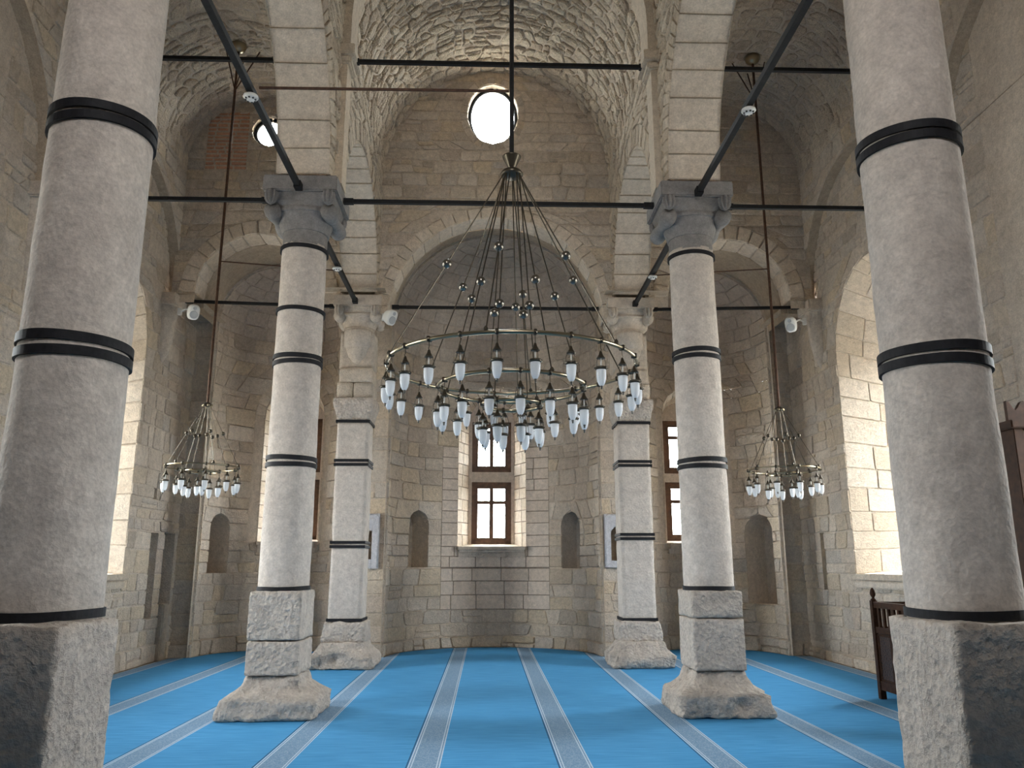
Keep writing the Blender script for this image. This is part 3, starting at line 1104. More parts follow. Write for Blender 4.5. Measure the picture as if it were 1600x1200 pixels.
def apse(name, xc, a, bb, z0, c, win, niches, seed, new=None, ch=(.17, .36), sw=(.22, .6)):
    wl = Wall(name, seed)
    rm = (a + bb) / 2
    P = lambda u, v: (xc - a * math.cos(u / rm), B - .01 + bb * math.sin(u / rm), v)   # du x dv points outwards on the left -> faces in with sgn
    ue = PI * rm
    ops = [op_arch(win['u'], win['half'], win['sill'], win['spring'], win['half'])]
    for nn in niches:
        ops.append(op_arch(nn['u'], nn['half'], nn['z0'], nn['vp'], nn['rise'], nn['pointed']))
    sops = [op_arch(win['u'], win['half'] + .2, win['sill'], win['spring'], win['half'] + .2)] if not new else [ops[0]]
    for nn in niches:
        sops.append(op_arch(nn['u'], nn['half'] + .0, nn['z0'], nn['vp'], nn['rise']))
    if new:
        ob_ = op_rect(*new)
        ob_.flat = True
        sops.append(ob_)
    wl.shell(P, 1, 0, z0 + .3, -.08, ue + .08, ops, du=.14, dv=.06, mat_='mortar', h=-.02)
    wl.patch(P, 1, 0, z0, 0, ue, sops, stone='wall', ch=ch, sw=sw, joint=.014, proud=(-.006, .010), foot=.06, shell=False, bulge=.003, **OLD)
    if new:
        # the rebuilt courses of crisp sawn ashlar round the window
        wl.shell(P, 1, new[2], new[3], new[0], new[1], ops, du=.12, dv=.06, mat_='joint', h=-.006)
        wl.patch(P, 1, new[2], new[3], new[0], new[1], ops, stone='ashlar', ch=(.205, .245), sw=(.38, .62), joint=.010, proud=(.004, .009), inset=.004, shell=False)
    if not new:
        wl.ring(P, 1, win['u'], win['spring'], win['half'] + .006, win['half'] + .2, 11, stone='pale', proud=(-.004, .01))
    # semidome
    rd = c
    Pd = lambda u, v: (xc - a * math.cos(u / rm) * math.cos(v / rd), B - .01 + bb * math.sin(u / rm) * math.cos(v / rd), z0 + c * math.sin(v / rd))
    wl.shell(Pd, 1, -.12, PI / 2 * rd, -.06, ue + .06, du=.16, dv=.12, h=-.012, mat_='dome')
    wl.patch(Pd, 1, 0, PI / 2 * rd * .97, 0, ue, stone='dome', ch=(.22, .32), sw=(.3, .6), joint=.012, proud=(-.004, .006), shell=False, inset=.01, warp=.015, trim=.1)
    # embrasure of the window: the splayed reveals
    u0 = win['u'] / rm
    h, vs, vp = win['half'], win['sill'], win['spring']
    cy = B - .01 + bb * math.sin(u0)
    cx = xc - a * math.cos(u0)
    tang = Vector((a * math.sin(u0), bb * math.cos(u0), 0)).normalized()
    outv = Vector((-tang.y, tang.x, 0))
    if outv.y < 0:
        outv = -outv
    jl = vp - vs
    wh = win['wh']
    D = win['depth']
    def Pw(u, v):
        if v < jl:
            y, z = -h, vs + v
        elif v < jl + PI * h:
            t = (v - jl) / h
            y, z = -h * math.cos(t), vp + h * math.sin(t)
        else:
            y, z = h, vp - (v - jl - PI * h)
        p0 = Vector(P(win['u'] + y, z))
        k = 1 - u
        yo = max(-wh, min(wh, y))
        zo = min(z, vp + .12 + .25 * (z - vp)) if z > vp else z
        p1 = Vector((cx, cy, 0)) + tang * (wh * y / h) + outv * D
        p1.z = z if z <= vp else vp + (z - vp) * (wh / h)
        return p0 * (1 - u) + p1 * u
    wl.patch(Pw, 1, 0, 2 * jl + PI * h, 0, 1, stone='pale', mortar='joint', ch=(.2, .27), sw=(.24, .42), joint=.011, proud=(0, .006), inset=.006, du=.5, dv=.1)
    wo = wl.finish()
    # panel behind the embrasure that holds the two casements
    cz = Vector((cx, cy, 0)) + outv * D
    q = MB()
    H = wh + .0
    z_lo, z_a, z_b, z_c = vs + .06, win['z1'], win['z2'], win['z3']
    fw_ = win['fw'] / 2
    def slab(a0, a1, b0, b1, t0=0, t1=.14):
        v = [cz + tang * aa + Vector((0, 0, b_)) + outv * t for t in (t0, t1) for b_ in (b0, b1) for aa in (a0, a1)]
        q.add(v, [(0, 1, 3, 2), (4, 6, 7, 5), (0, 4, 5, 1), (2, 3, 7, 6), (0, 2, 6, 4), (1, 5, 7, 3)])
    slab(-.8, -fw_, vs - .2, vp + .8); slab(fw_, .8, vs - .2, vp + .8)
    slab(-fw_, fw_, vs - .3, z_lo); slab(-fw_, fw_, z_a, z_b); slab(-fw_, fw_, z_c, vp + .8)
    q.build('window_surround', 'ashlar', wo)
    # moulded sill slab
    q = MB()
    for dz0, dz1, pr in ((-.06, .0, .14), (-.11, -.06, .10), (-.20, -.11, .05)):
        n_ = 10
        v, f = [], []
        hh = h + .02 if dz0 > -.1 else h - .01
        for i in range(n_ + 1):
            y = -hh + 2 * hh * i / n_
            p = Vector(P(win['u'] + y, 0))
            ins = Vector((p.x - xc, p.y - (B - .3), 0)).normalized()
            for (d_, z) in ((-pr, vs + dz0), (-pr, vs + dz1), (.06, vs + dz1), (.06, vs + dz0)):
                r = p + ins * d_
                v.append((r.x, r.y, z))
        for i in range(n_):
            for k in range(4):
                f.append((i * 4 + k, i * 4 + (k + 1) % 4, (i + 1) * 4 + (k + 1) % 4, (i + 1) * 4 + k))
        f += [(0, 1, 2, 3), (n_ * 4 + 3, n_ * 4 + 2, n_ * 4 + 1, n_ * 4)]
        q.add(v, f)
    q.build('window_sill', 'palecap', wo)
    q = MB()
    v = [Vector(P(win['u'] - h, 0)), Vector(P(win['u'], 0)), Vector(P(win['u'] + h, 0))]
    v = [Vector((p.x, p.y, vs - .005)) for p in v]
    for aa in (wh + .02, -wh - .02):
        p = cz + tang * aa; p.z = vs + .06; v.append(p)
    q.add(v, [(0, 1, 2, 3, 4)])
    q.build('sill_slope', 'pale', wo)
    for nn in niches:
        niche_geo(P, nn['u'], nn['half'], nn['z0'], nn['vp'], nn['rise'], nn.get('d', .32), nn['pointed']).build('niche', 'wall', wo)
    inner = cz + outv * .05
    w1 = window_unit(win['id'], inner, tang, outv, win['fw'], z_lo, z_a, 2, [z_lo + (z_a - z_lo) * .67])
    w2 = window_unit(win['id'] + 1, inner, tang, outv, win['fw'], z_b, z_c, 2, [z_b + (z_c - z_b) * .68])
    pc = inner + outv * .12
    portal((pc.x, pc.y, (z_lo + z_c) / 2), win['fw'], z_c - z_lo, -outv)
    return wo


rmc = (1.93 + 1.7) / 2
uc = lambda x, a, rm: rm * math.acos(max(-1, min(1, -x / a)))
apse('wall_apse', 0, 1.93, 1.70, 5.95, 1.9,
     dict(u=uc(-.03, 1.93, rmc), half=.66, sill=1.92, spring=4.52, wh=.47, depth=.42, fw=.82, z1=3.25, z2=3.46, z3=4.52, id=1),
     [dict(u=uc(-1.45, 1.93, rmc), half=.25, z0=1.52, vp=2.30, rise=.30, pointed=False, d=.5),
      dict(u=uc(1.50, 1.93, rmc), half=.24, z0=1.50, vp=2.30, rise=.28, pointed=False, d=.45)], 61,
     new=(uc(-1.02, 1.93, rmc), uc(1.10, 1.93, rmc), .72, 3.9))
rms = 1.25
apse('wall_apse_left', -ASX, 1.2, 1.3, 5.98, 1.2,
     dict(u=uc(.08, 1.2, rms), half=.64, sill=2.0, spring=4.45, wh=.45, depth=.45, fw=.78, z1=3.25, z2=3.40, z3=4.5, id=3),
     [dict(u=uc(-1.06, 1.2, rms), half=.24, z0=1.42, vp=2.22, rise=.28, pointed=False, d=.5)], 63)
apse('wall_apse_right', ASX, 1.2, 1.3, 5.98, 1.2,
     dict(u=uc(-.08, 1.2, rms), half=.64, sill=1.98, spring=4.45, wh=.45, depth=.45, fw=.78, z1=3.22, z2=3.40, z3=4.5, id=5),
     [dict(u=uc(1.03, 1.2, rms), half=.34, z0=.86, vp=2.15, rise=.36, pointed=False, d=.55)], 65)

# ------------------------------------------------------------------ side windows, oculi, west end
wid = 7
for s in (-1, 1):
    for a in bays:
        k = .62 * WIN['half']
        q = MB()
        x0 = s * OUTX
        # masonry filling round the casement
        for (y0, y1, z0, z1) in ((-1.4, -.62, 1.2, 6.6), (.62, 1.4, 1.2, 6.6), (-.62, .62, 1.2, 1.55), (-.62, .62, 4.95, 6.6)):
            q.box(min(x0, x0 + s * .2), max(x0, x0 + s * .2), a + y0, a + y1, z0, z1)
        ob = q.build('wall_window_surround', 'ashlar'); ob['kind'] = 'structure'
        window_unit(wid, (s * (OUTX + .06), a, 0), (0, 1, 0), (s, 0, 0), 1.24, 1.55, 4.95, 2, [2.4, 3.25, 4.1])
        portal((s * (OUTX + .16), a, 3.25), 3.4, 1.24, (-s, 0, 0))
        wid += 1
def oculus_window(idx, xc, zc_, a, b_, y):
    q = MB()
    pts = [(xc + a * math.cos(2 * PI * i / 40), y, zc_ + b_ * math.sin(2 * PI * i / 40)) for i in range(40)]
    q.tube(pts, .035, 8, True)
    ob = q.build('window_%d' % idx, 'iron', smooth=True); ob['kind'] = 'structure'
    v = [(x, y + t, z) for t in (0, .006) for x, _, z in pts]
    link_mesh('pane', v, [tuple(range(40)), tuple(range(79, 39, -1))] + [(i, (i + 1) % 40, 40 + (i + 1) % 40, 40 + i) for i in range(40)], 'glass', ob)
    portal((xc, y + .1, zc_), a * 2, b_ * 2, (0, -1, 0))


oculus_window(wid, -.07, 9.55, .425, .575, E + .16); wid += 1
oculus_window(wid, -4.06, 9.12, .27, .27, E + .10); wid += 1
# west wall behind the camera; its one high window is added to light the vaults
wl = Wall('wall_west', 71)
Pw_ = lambda u, v: (u, WEST, v)
wo_ = [op_arch(0, .42, 6.2, 8.2)]
wl.shell(Pw_, -1, 0, 11.2, -7, 7, wo_, 'wall', 1, .1)
wl.finish()
portal((0, WEST - .05, 7.41), .84, 2.42, (0, 1, 0))
# unseen dark gallery and panelling added to shade the near pedestal fronts
q = MB().box(-OX + .02, OX - .02, WEST + .05, 1.45, 2.95, 3.12)
q.build('gallery_floor', 'darkwood')['kind'] = 'structure'
q = MB().box(-OX + .02, OX - .02, WEST + .05, WEST + .12, .02, 2.95)
q.build('wall_panelling', 'darkwood')['kind'] = 'structure'
# roof and outer skin that keep the building light-tight
q = MB()
q.add([(-7, WEST, 11.2), (7, WEST, 11.2), (7, E + .3, 11.2), (-7, E + .3, 11.2)], [(0, 1, 2, 3)])
for s in (-1, 1):
    q.add([(s * 7, WEST, 6.7), (s * 7, B, 6.7), (s * 7, B, 11.2), (s * 7, WEST, 11.2)], [(0, 1, 2, 3)])
    q.add([(s * OX, WEST, 6.7), (s * OX, B, 6.7), (s * 7, B, 6.7), (s * 7, WEST, 6.7)], [(0, 1, 2, 3)])
    q.add([(s * OX, B + .05, 0), (s * 7, B + .05, 0), (s * 7, B + .05, 9), (s * OX, B + .05, 9)], [(0, 1, 2, 3)])
q.build('roof', 'plaster')['kind'] = 'structure'
#TAIL
# ------------------------------------------------------------------ ribs, pilaster strips and ledges of the nave
def sweep_arch(q, xc, r, z0, y0, y1, t, legs=0.0, n=28):
    """flat rib of thickness t under a barrel vault"""
    prof = []
    if legs:
        prof.append((-1.0, 0.0, -legs))
    for i in range(n + 1):
        a = PI * i / n
        prof.append((-math.cos(a), math.sin(a), 0))
    if legs:
        prof.append((1.0, 0.0, -legs))
    v, f = [], []
    for cx_, sz_, dz in prof:
        for rr, y in ((r, y0), (r, y1), (r - t, y1), (r - t, y0)):
            v.append((xc + cx_ * rr, y, z0 + sz_ * rr + dz))
    for i in range(len(prof) - 1):
        for k in range(4):
            f.append((i * 4 + k, i * 4 + (k + 1) % 4, (i + 1) * 4 + (k + 1) % 4, (i + 1) * 4 + k))
    q.add(v, f)


q = MB(); sweep_arch(q, 0, NX + .01, ZS, 8.88, 9.30, .14, .42)
tag(q.build('trim_%d' % ci, 'arch'), kind='structure'); ci += 1
for s in (-1, 1):
    q = MB()
    x1 = s * (NX + .02)
    a, b_ = sorted((x1, s * (NX - .09)))
    q.box(a, b_, 8.95, 9.23, 6.1, 7.84)
    a, b_ = sorted((x1, s * (NX - .19)))
    q.box(a, b_, 8.85, 9.33, 7.84, 7.98, .012)
    a, b_ = sorted((x1, s * (NX - .14)))
    q.box(a, b_, 8.90, 9.28, 7.74, 7.84, .02)
    tag(q.build('trim_%d' % ci, 'arch'), kind='structure'); ci += 1
    q = MB(); sweep_arch(q, s * (AX + SX) / 2, (SX - AX) / 2 + .01, ZS, 8.88, 9.30, .12, .42)
    tag(q.build('trim_%d' % ci, 'arch'), kind='structure'); ci += 1


# ------------------------------------------------------------------ columns
def rough_box(x0, x1, y0, y1, z0, z1, amp=.012, rad=.03, res=.07, prof=None, seed=0.0, freq=5.0, chip=0.0):
    """a hewn block: rounded arrises, uneven faces; prof(t) scales its plan with height"""
    nx, ny, nz = [max(3, int((b_ - a) / res)) for a, b_ in ((x0, x1), (y0, y1), (z0, z1))]
    c = Vector(((x0 + x1) / 2, (y0 + y1) / 2, (z0 + z1) / 2))
    hx, hy, hz = (x1 - x0) / 2, (y1 - y0) / 2, (z1 - z0) / 2
    idx, vs, fs = {}, [], []

    def vert(i, j, k):
        key = (i, j, k)
        if key not in idx:
            idx[key] = len(vs)
            vs.append(Vector((-hx + 2 * hx * i / nx, -hy + 2 * hy * j / ny, -hz + 2 * hz * k / nz)))
        return idx[key]
    for i in range(nx):
        for j in range(ny):
            fs.append((vert(i, j, 0), vert(i, j + 1, 0), vert(i + 1, j + 1, 0), vert(i + 1, j, 0)))
            fs.append((vert(i, j, nz), vert(i + 1, j, nz), vert(i + 1, j + 1, nz), vert(i, j + 1, nz)))
    for i in range(nx):
        for k in range(nz):
            fs.append((vert(i, 0, k), vert(i + 1, 0, k), vert(i + 1, 0, k + 1), vert(i, 0, k + 1)))
            fs.append((vert(i, ny, k), vert(i, ny, k + 1), vert(i + 1, ny, k + 1), vert(i + 1, ny, k)))
    for j in range(ny):
        for k in range(nz):
            fs.append((vert(0, j, k), vert(0, j, k + 1), vert(0, j + 1, k + 1), vert(0, j + 1, k)))
            fs.append((vert(nx, j, k), vert(nx, j + 1, k), vert(nx, j + 1, k + 1), vert(nx, j, k + 1)))
    outv = []
    for p in vs:
        inn = Vector((max(-hx + rad, min(hx - rad, p.x)), max(-hy + rad, min(hy - rad, p.y)), max(-hz + rad, min(hz - rad, p.z))))
        d = p - inn
        nrm = d.normalized() if d.length > 1e-6 else Vector((0, 0, 1))
        q_ = inn + nrm * rad
        t = max(0.0, min(1.0, (q_.z + hz) / (2 * hz)))
        if prof:
            k_ = prof(t)
            q_ = Vector((q_.x * k_, q_.y * k_, q_.z))
        wq = q_ + c
        s_ = Vector((wq.x * freq + seed, wq.y * freq, wq.z * freq))
        dn = noise.noise(s_) * amp + noise.noise(s_ * 2.7) * amp * .5
        if chip:
            dn -= max(0, noise.noise(s_ * .55 + Vector((9, 9, 9))) - .15) * chip
        hn = Vector((nrm.x, nrm.y, nrm.z * (.3 if prof else 1)))
        wq = wq + hn * dn
        wq.z = max(wq.z, z0)
        outv.append(wq)
    return outv, fs


def add_rough(name, parent, mat_, *a, **k):
    v, f = rough_box(*a, **k)
    return link_mesh(name, v, f, mat_, parent, smooth=True)


def shaft(x, y, z0, z1, r0, r1, seed, n=48, m=60):
    v, f = [], []
    for k in range(m + 1):
        t = k / m
        z = z0 + (z1 - z0) * t
        r = r0 + (r1 - r0) * t
        for i in range(n):
            a = 2 * PI * i / n
            d = noise.noise(Vector((math.cos(a) * 1.5 + seed, math.sin(a) * 1.5, z * 2.2))) * .006 + noise.noise(Vector((math.cos(a) * 5 + seed, math.sin(a) * 5, z * 8))) * .003
            v.append((x + (r + d) * math.cos(a), y + (r + d) * math.sin(a), z))
    for k in range(m):
        for i in range(n):
            j = (i + 1) % n
            f.append((k * n + i, k * n + j, (k + 1) * n + j, (k + 1) * n + i))
    f.append(tuple(range(n - 1, -1, -1)))
    f.append(tuple(m * n + i for i in range(n)))
    return v, f


def strap_round(x, y, z, r, h, parent, tilt=.0, ph=0.0):
    n_ = 56
    v, f = [], []
    t_ = .013
    for i in range(n_):
        a = 2 * PI * i / n_
        dz = tilt * math.cos(a + ph) + .002 * math.sin(3 * a + ph)
        for rr, zz in ((r - .004, -h / 2), (r + t_, -h / 2), (r + t_, h / 2), (r - .004, h / 2)):
            v.append((x + rr * math.cos(a), y + rr * math.sin(a), z + zz + dz))
    for i in range(n_):
        j = (i + 1) % n_
        for k in range(4):
            f.append((i * 4 + k, j * 4 + k, j * 4 + (k + 1) % 4, i * 4 + (k + 1) % 4))
    return link_mesh('iron_band', v, f, 'strap', parent)


def loft(rings, cap=True):
    n_ = len(rings[0])
    v = [p for r in rings for p in r]
    f = []
    for k in range(len(rings) - 1):
        for i in range(n_):
            j = (i + 1) % n_
            f.append((k * n_ + i, k * n_ + j, (k + 1) * n_ + j, (k + 1) * n_ + i))
    if cap:
        f.append(tuple(range(n_ - 1, -1, -1)))
        f.append(tuple((len(rings) - 1) * n_ + i for i in range(n_)))
    return v, f


def super_ring(x, y, z, r, sq, n_=48):
    """sq 0 = circle, 1 = square"""
    out = []
    for i in range(n_):
        a = 2 * PI * i / n_
        c_, s_ = math.cos(a), math.sin(a)
        k = 1 / max(abs(c_), abs(s_))
        m_ = 1 + (k - 1) * sq
        out.append((x + r * m_ * c_, y + r * m_ * s_, z))
    return out


def capital(parent, x, y, z0, z1, rn, half, mat_):
    """abacus, bell, corner tongues and side scrolls"""
    H = z1 - z0
    cap = MB().box(x - half, x + half, y - half, y + half, z1 - .20, z1, .015).build('abacus', mat_, parent)
    prof = [(0, rn, 0), (.21, rn, 0), (.215, rn + .014, 0), (.30, rn + .03, .03), (.40, rn + .058, .08), (.47, rn + .085, .15), (.475, rn + .105, .2), (.515, rn + .11, .22), (.52, rn + .085, .3),
            (.56, half * .80, .5), (.62, half * .86, .75), (.745, half * .90, .95)]
    rings = [super_ring(x, y, z0 + H * t, r, sq) for t, r, sq in prof]
    v, f = loft(rings)
    link_mesh('bell', v, f, mat_, parent)
    zt = z1 - .20
    hh = half * .86
    for sx in (-1, 1):
        for sy in (-1, 1):
            # a ribbed tongue under each corner of the abacus
            for (ox, oy) in ((sx * (half - .10), sy * (half - .045)),):
                q_ = MB()
                n_ = 48
                rings = []
                for t, rr in ((0, .062), (.3, .068), (.6, .064), (.85, .045), (1, .010)):
                    rg = []
                    for i in range(n_):
                        a = 2 * PI * i / n_
                        k_ = rr * (1 + .22 * math.cos(a * 8))
                        rg.append((x + ox + k_ * math.cos(a), y + oy + k_ * math.sin(a), zt + .005 - .17 * t))
                    rings.append(rg)
                v, f = loft(rings)
                link_mesh('leaf', v, f, mat_, parent, smooth=False)
    for sx in (-1, 1):
        q_ = MB()
        pts = [(x + sx * (half * .76), y - half * .78 + half * 1.56 * t / 8, z0 + H * .47) for t in range(9)]
        q_.tube(pts, [.095, .10, .09, .075, .065, .075, .09, .10, .095], 20)
        q_.build('scroll', mat_, parent, smooth=True)


def column(x, y, label, bands, blocks, ped, base=None, seed=1.0, capmat='capital', ztop=6.06, zs=1.28, r=.275):
    root = empty('column', (x, y, 0))
    tag(root, label, 'column', 'round stone columns of the arcades', 'thing')
    hub = Matrix.Translation((-x, -y, 0))
    made = []
    v, f = shaft(x, y, zs, 5.30, r, r - .012, seed)
    made.append(link_mesh('shaft', v, f, 'column', root, smooth=True))
    for z, kind in bands:
        tl = .006 * math.sin(z * 7 + seed)
        if kind == 1:
            strap_round(x, y, z, r - .002, .045, root, tl, seed)
        else:
            strap_round(x, y, z + .036, r - .002, .05, root, tl + .004, seed)
            strap_round(x, y, z - .036, r - .002, .05, root, tl - .004, seed + 1)
    px0, px1, py0, py1 = ped
    for i, (z0, z1) in enumerate(blocks):
        add_rough('pedestal_block', root, 'pedestal', px0, px1, py0, py1, z0 + .003, z1 - .003, amp=.009, rad=.02, res=.03, seed=seed * 3 + i, freq=9, chip=.018)
    if base:
        zb = blocks[-1][0]
        def pf(t):
            if t < .5:
                return 1.0 - .03 * t
            u = (t - .5) / .5
            return base[1] + (.985 - base[1]) * (1 - u) ** 2.4
        h = base[0]
        cx_, cy_ = (px0 + px1) / 2, (py0 + py1) / 2
        add_rough('plinth', root, 'pedestal', cx_ - h, cx_ + h, cy_ - h, cy_ + h, 0.0145, zb, amp=.05, rad=.05, res=.03, prof=pf, seed=seed * 5, freq=5.5, chip=.2)
    capital(root, x, y, 5.28, ztop, r - .012, .435, capmat)
    for ch in root.children:
        ch.matrix_parent_inverse = hub
    return root


cl = column(-CX, 4.22, 'large round stone column at the far left, bound with three black iron bands', [(1.315, 1), (2.66, 2), (3.98, 2)], [(.0145, 1.29)],
            (-2.66, -2.055, 3.80, 4.42), None, 2.3)
cr = column(CX, 4.22, 'large round stone column standing in front of the dark wooden pulpit and lectern', [(1.315, 1), (2.65, 2), (3.95, 2)], [(.0145, 1.29)],
            (2.05, 2.66, 3.80, 4.42), None, 5.1)
ml = column(-CX, 9.10, 'round stone column nearer the brick-patched aisle, its tall pedestal lit and cream', [(1.31, 1), (2.69, 2), (3.87, 2), (4.47, 1), (5.24, 1)],
            [(.78, 1.29), (.43, .78)], (-2.64, -2.08, 8.78, 9.42), (.50, .57), 8.7)
mr_ = column(CX, 9.10, 'round stone column nearer the wooden lectern aisle, its tall pedestal shaded and grey', [(1.31, 1), (2.69, 2), (3.98, 2), (5.22, 1)],
             [(1.0, 1.29), (.46, 1.0)], (2.08, 2.64, 8.78, 9.42), (.50, .57), 12.9)


def pier(x, label, bands, pendant, seed):
    root = empty('pier', (x, 13.2, 0))
    tag(root, label, 'pier', 'square piers before the apse')
    hub = Matrix.Translation((-x, -13.2, 0))
    y0, y1 = 12.95, 13.48
    h = .265
    add_rough('shaft', root, 'column', x - h, x + h, y0, y1, .70, 3.86, amp=.008, rad=.02, res=.06, seed=seed, freq=5, chip=.03)
    add_rough('pedestal_block', root, 'pedestal', x - .34, x + .34, y0 - .06, y1 + .06, .38, .70, amp=.02, rad=.04, res=.045, seed=seed + 1, freq=6, chip=.08)
    def pf(t):
        return 1.0 if t < .45 else .70 + .3 * (1 - (t - .45) / .55) ** 2
    add_rough('plinth', root, 'pedestal', x - .50, x + .50, y0 - .28, y1 + .12, 0.0145, .40, amp=.05, rad=.05, res=.035, prof=pf, seed=seed + 2, freq=6, chip=.2)
    for z, kind in bands:
        for dz in ((0,) if kind == 1 else (.033, -.033)):
            q_ = MB()
            a, t_, hb = h + .002, .014, .045
            zz = z + dz
            ym = (y0 + y1) / 2; ay = (y1 - y0) / 2 + .002
            for (xa, xb, ya, yb) in ((-a - t_, a + t_, -ay - t_, -ay), (-a - t_, a + t_, ay, ay + t_), (-a - t_, -a, -ay, ay), (a, a + t_, -ay, ay)):
                q_.box(x + xa, x + xb, ym + ya, ym + yb, zz - hb / 2, zz + hb / 2)
            q_.build('iron_band', 'strap', root)
    ym = 13.215
    pfu = lambda t: .80 + .20 * min(1, t / .75)
    add_rough('corbel_block', root, 'pedestal', x - .345, x + .345, y0 - .06, y1 + .06, 3.89, 4.27, amp=.018, rad=.03, res=.045, prof=pfu, seed=seed + 3, freq=7, chip=.05)
    s = 1 if x > 0 else -1
    add_rough('corbel_stone', root, 'wall', x - .30, x - .03, y0, y1, 4.275, 4.53, amp=.008, rad=.02, res=.06, seed=seed + 4)
    add_rough('corbel_stone', root, 'wall', x - .022, x + .30, y0, y1, 4.275, 4.53, amp=.008, rad=.02, res=.06, seed=seed + 5)
    add_rough('corbel_stone', root, 'wall', x - .27, x + .285, y0, y1, 4.535, 4.79, amp=.008, rad=.02, res=.06, seed=seed + 6)
    add_rough('corbel_stone', root, 'palecap', x - .29, x + .29, y0 + .06, y1, 4.795, 5.42, amp=.008, rad=.02, res=.06, seed=seed + 7)
    q_ = MB()
    q_.lathe([(.01, 4.80), (.06, 4.83), (.16, 4.98), (.205, 5.12), (.205, 5.14), (.235, 5.15), (.24, 5.40), (.24, 5.44)], 32, (x, y0 + .14, 0))
    q_.build('pendant', 'palecap', root, smooth=True)
    capital(root, x, y0 + .25, 5.36, 6.02, .25, .40, 'palecap')
    for ch in root.children:
        ch.matrix_parent_inverse = hub
    return root


pier(-2.34, 'slender square stone pier before the apse, nearer the carved marble frame with a rectangular opening', [(.725, 1), (1.88, 2), (3.19, 2), (3.87, 1)], True, 3.0)
pier(2.30, 'slender square stone pier before the apse, partly covering the blue-grey marble frame with arched opening', [(.725, 1), (2.01, 2), (3.19, 2), (3.87, 1)], False, 17.0)


# ------------------------------------------------------------------ iron tie rods, one object each
def rod(a, b_, label, t=.048, mat_='iron', name='tie_rod', cat='tie rod', group='iron tie rods between columns and walls', sag=.0):
    a, b_ = Vector(a), Vector(b_)
    q_ = MB()
    q_.bar(a, b_, t, t)
    # forged eye at each end
    d = (b_ - a).normalized()
    for e_ in (a, b_):
        sgn = 1 if e_ is a else -1
        q_.bar(e_, e_ + d * sgn * .12, t * 1.35, t * 1.35)
    return tag(q_.build(name, mat_), label, cat, group)


rod((-1.92, 9.1, 5.93), (1.92, 9.1, 5.93), 'long black tie rod across the nave between the two grey scrolled capitals')
rod((-1.93, 9.1, 7.88), (1.93, 9.1, 7.88), 'uppermost black tie rod across the nave, just above the oval window')
rod((-1.80, 13.2, 5.93), (1.80, 13.2, 5.93), 'black tie rod crossing the apse mouth between the pale pier capitals')
rod((-5.56, 9.1, 5.93), (-2.80, 9.1, 5.93), 'black tie rod from grey capital to outer wall, below the small round window')
rod((-5.56, 9.1, 7.88), (-2.80, 9.1, 7.88), 'upper black tie rod crossing the aisle above the small round window')
rod((2.80, 9.1, 5.93), (5.56, 9.1, 5.93), 'black tie rod from grey capital towards the wall, above the aisle with the wooden lectern')
rod((2.80, 9.1, 7.88), (5.56, 9.1, 7.88), 'upper black tie rod crossing the aisle on the wooden lectern side')
rod((-5.35, 13.2, 6.0), (-2.76, 13.2, 5.93), 'far black tie rod over the side apse beneath the brick-patched wall')
rod((2.72, 13.2, 5.93), (5.35, 13.2, 6.0), 'far black tie rod over the side apse behind the lectern aisle')
rod((-CX, 4.67, 5.88), (-CX, 8.65, 5.88), 'slanting black tie rod from above down to the grey capital beside the round window', .06)
rod((CX, 4.67, 5.88), (CX, 8.65, 5.88), 'slanting black tie rod running down to the grey capital on the lectern side', .06)
rod((-CX, 9.55, 5.88), (-CX, 12.78, 5.88), 'short slanting black rod between grey capital and pale pier, round-window side', .06)
rod((CX, 9.55, 5.88), (CX, 12.78, 5.88), 'short slanting black rod between grey capital and pale pier, lectern side', .06)
tag(MB().tube([(-CX + .04, 6.8, 5.98), (.055, 6.78, 5.98)], .014, 8).build('conduit', 'rust'), 'thin brown conduit running level from the tie rod to the great chandelier pole', 'conduit')
tag(MB().tube([(-4.18, 11.45, 6.05), (-CX - .04, 11.45, 5.92)], .010, 8).build('conduit', 'rust'), 'thin brown conduit reaching the small chandelier pole in the brick-patched aisle', 'conduit')
tag(MB().tube([(CX + .04, 11.5, 5.92), (4.2, 11.5, 6.05)], .010, 8).build('conduit', 'rust'), 'thin brown conduit reaching the small chandelier pole in the lectern aisle', 'conduit')

# smoke detectors under the longitudinal rods
dets = [((-CX, 6.70, 5.836), 'white smoke detector under the rod at the end of the long brown conduit'),
        ((CX, 6.78, 5.836), 'white smoke detector under the high slanting rod on the lectern side'),
        ((-CX, 11.1, 5.836), 'small white smoke detector between grey capital and pale pier, round-window side'),
        ((CX, 11.3, 5.836), 'small white smoke detector between grey capital and pale pier, lectern side')]
for (x, y, z), lb in dets:
    root = empty('smoke_detector', (x, y, z))
    tag(root, lb, 'smoke detector', 'smoke detectors on the tie rods')
    MB().lathe([(.03, .0), (.066, -.006), (.07, -.022), (.052, -.042), (.03, -.048), (.005, -.05)], 24).build('housing', 'plastic', root, True)
    q_ = MB()
    for i in range(8):
        a = 2 * PI * i / 8
        q_.box(.045 * math.cos(a) - .008, .045 * math.cos(a) + .008, .045 * math.sin(a) - .008, .045 * math.sin(a) + .008, -.05, -.036)
    q_.build('sensor_slots', 'blackplastic', root)['kind'] = 'stuff'
    MB().box(-.02, .02, -.02, .02, -.002, .012).build('bracket', 'plastic', root)


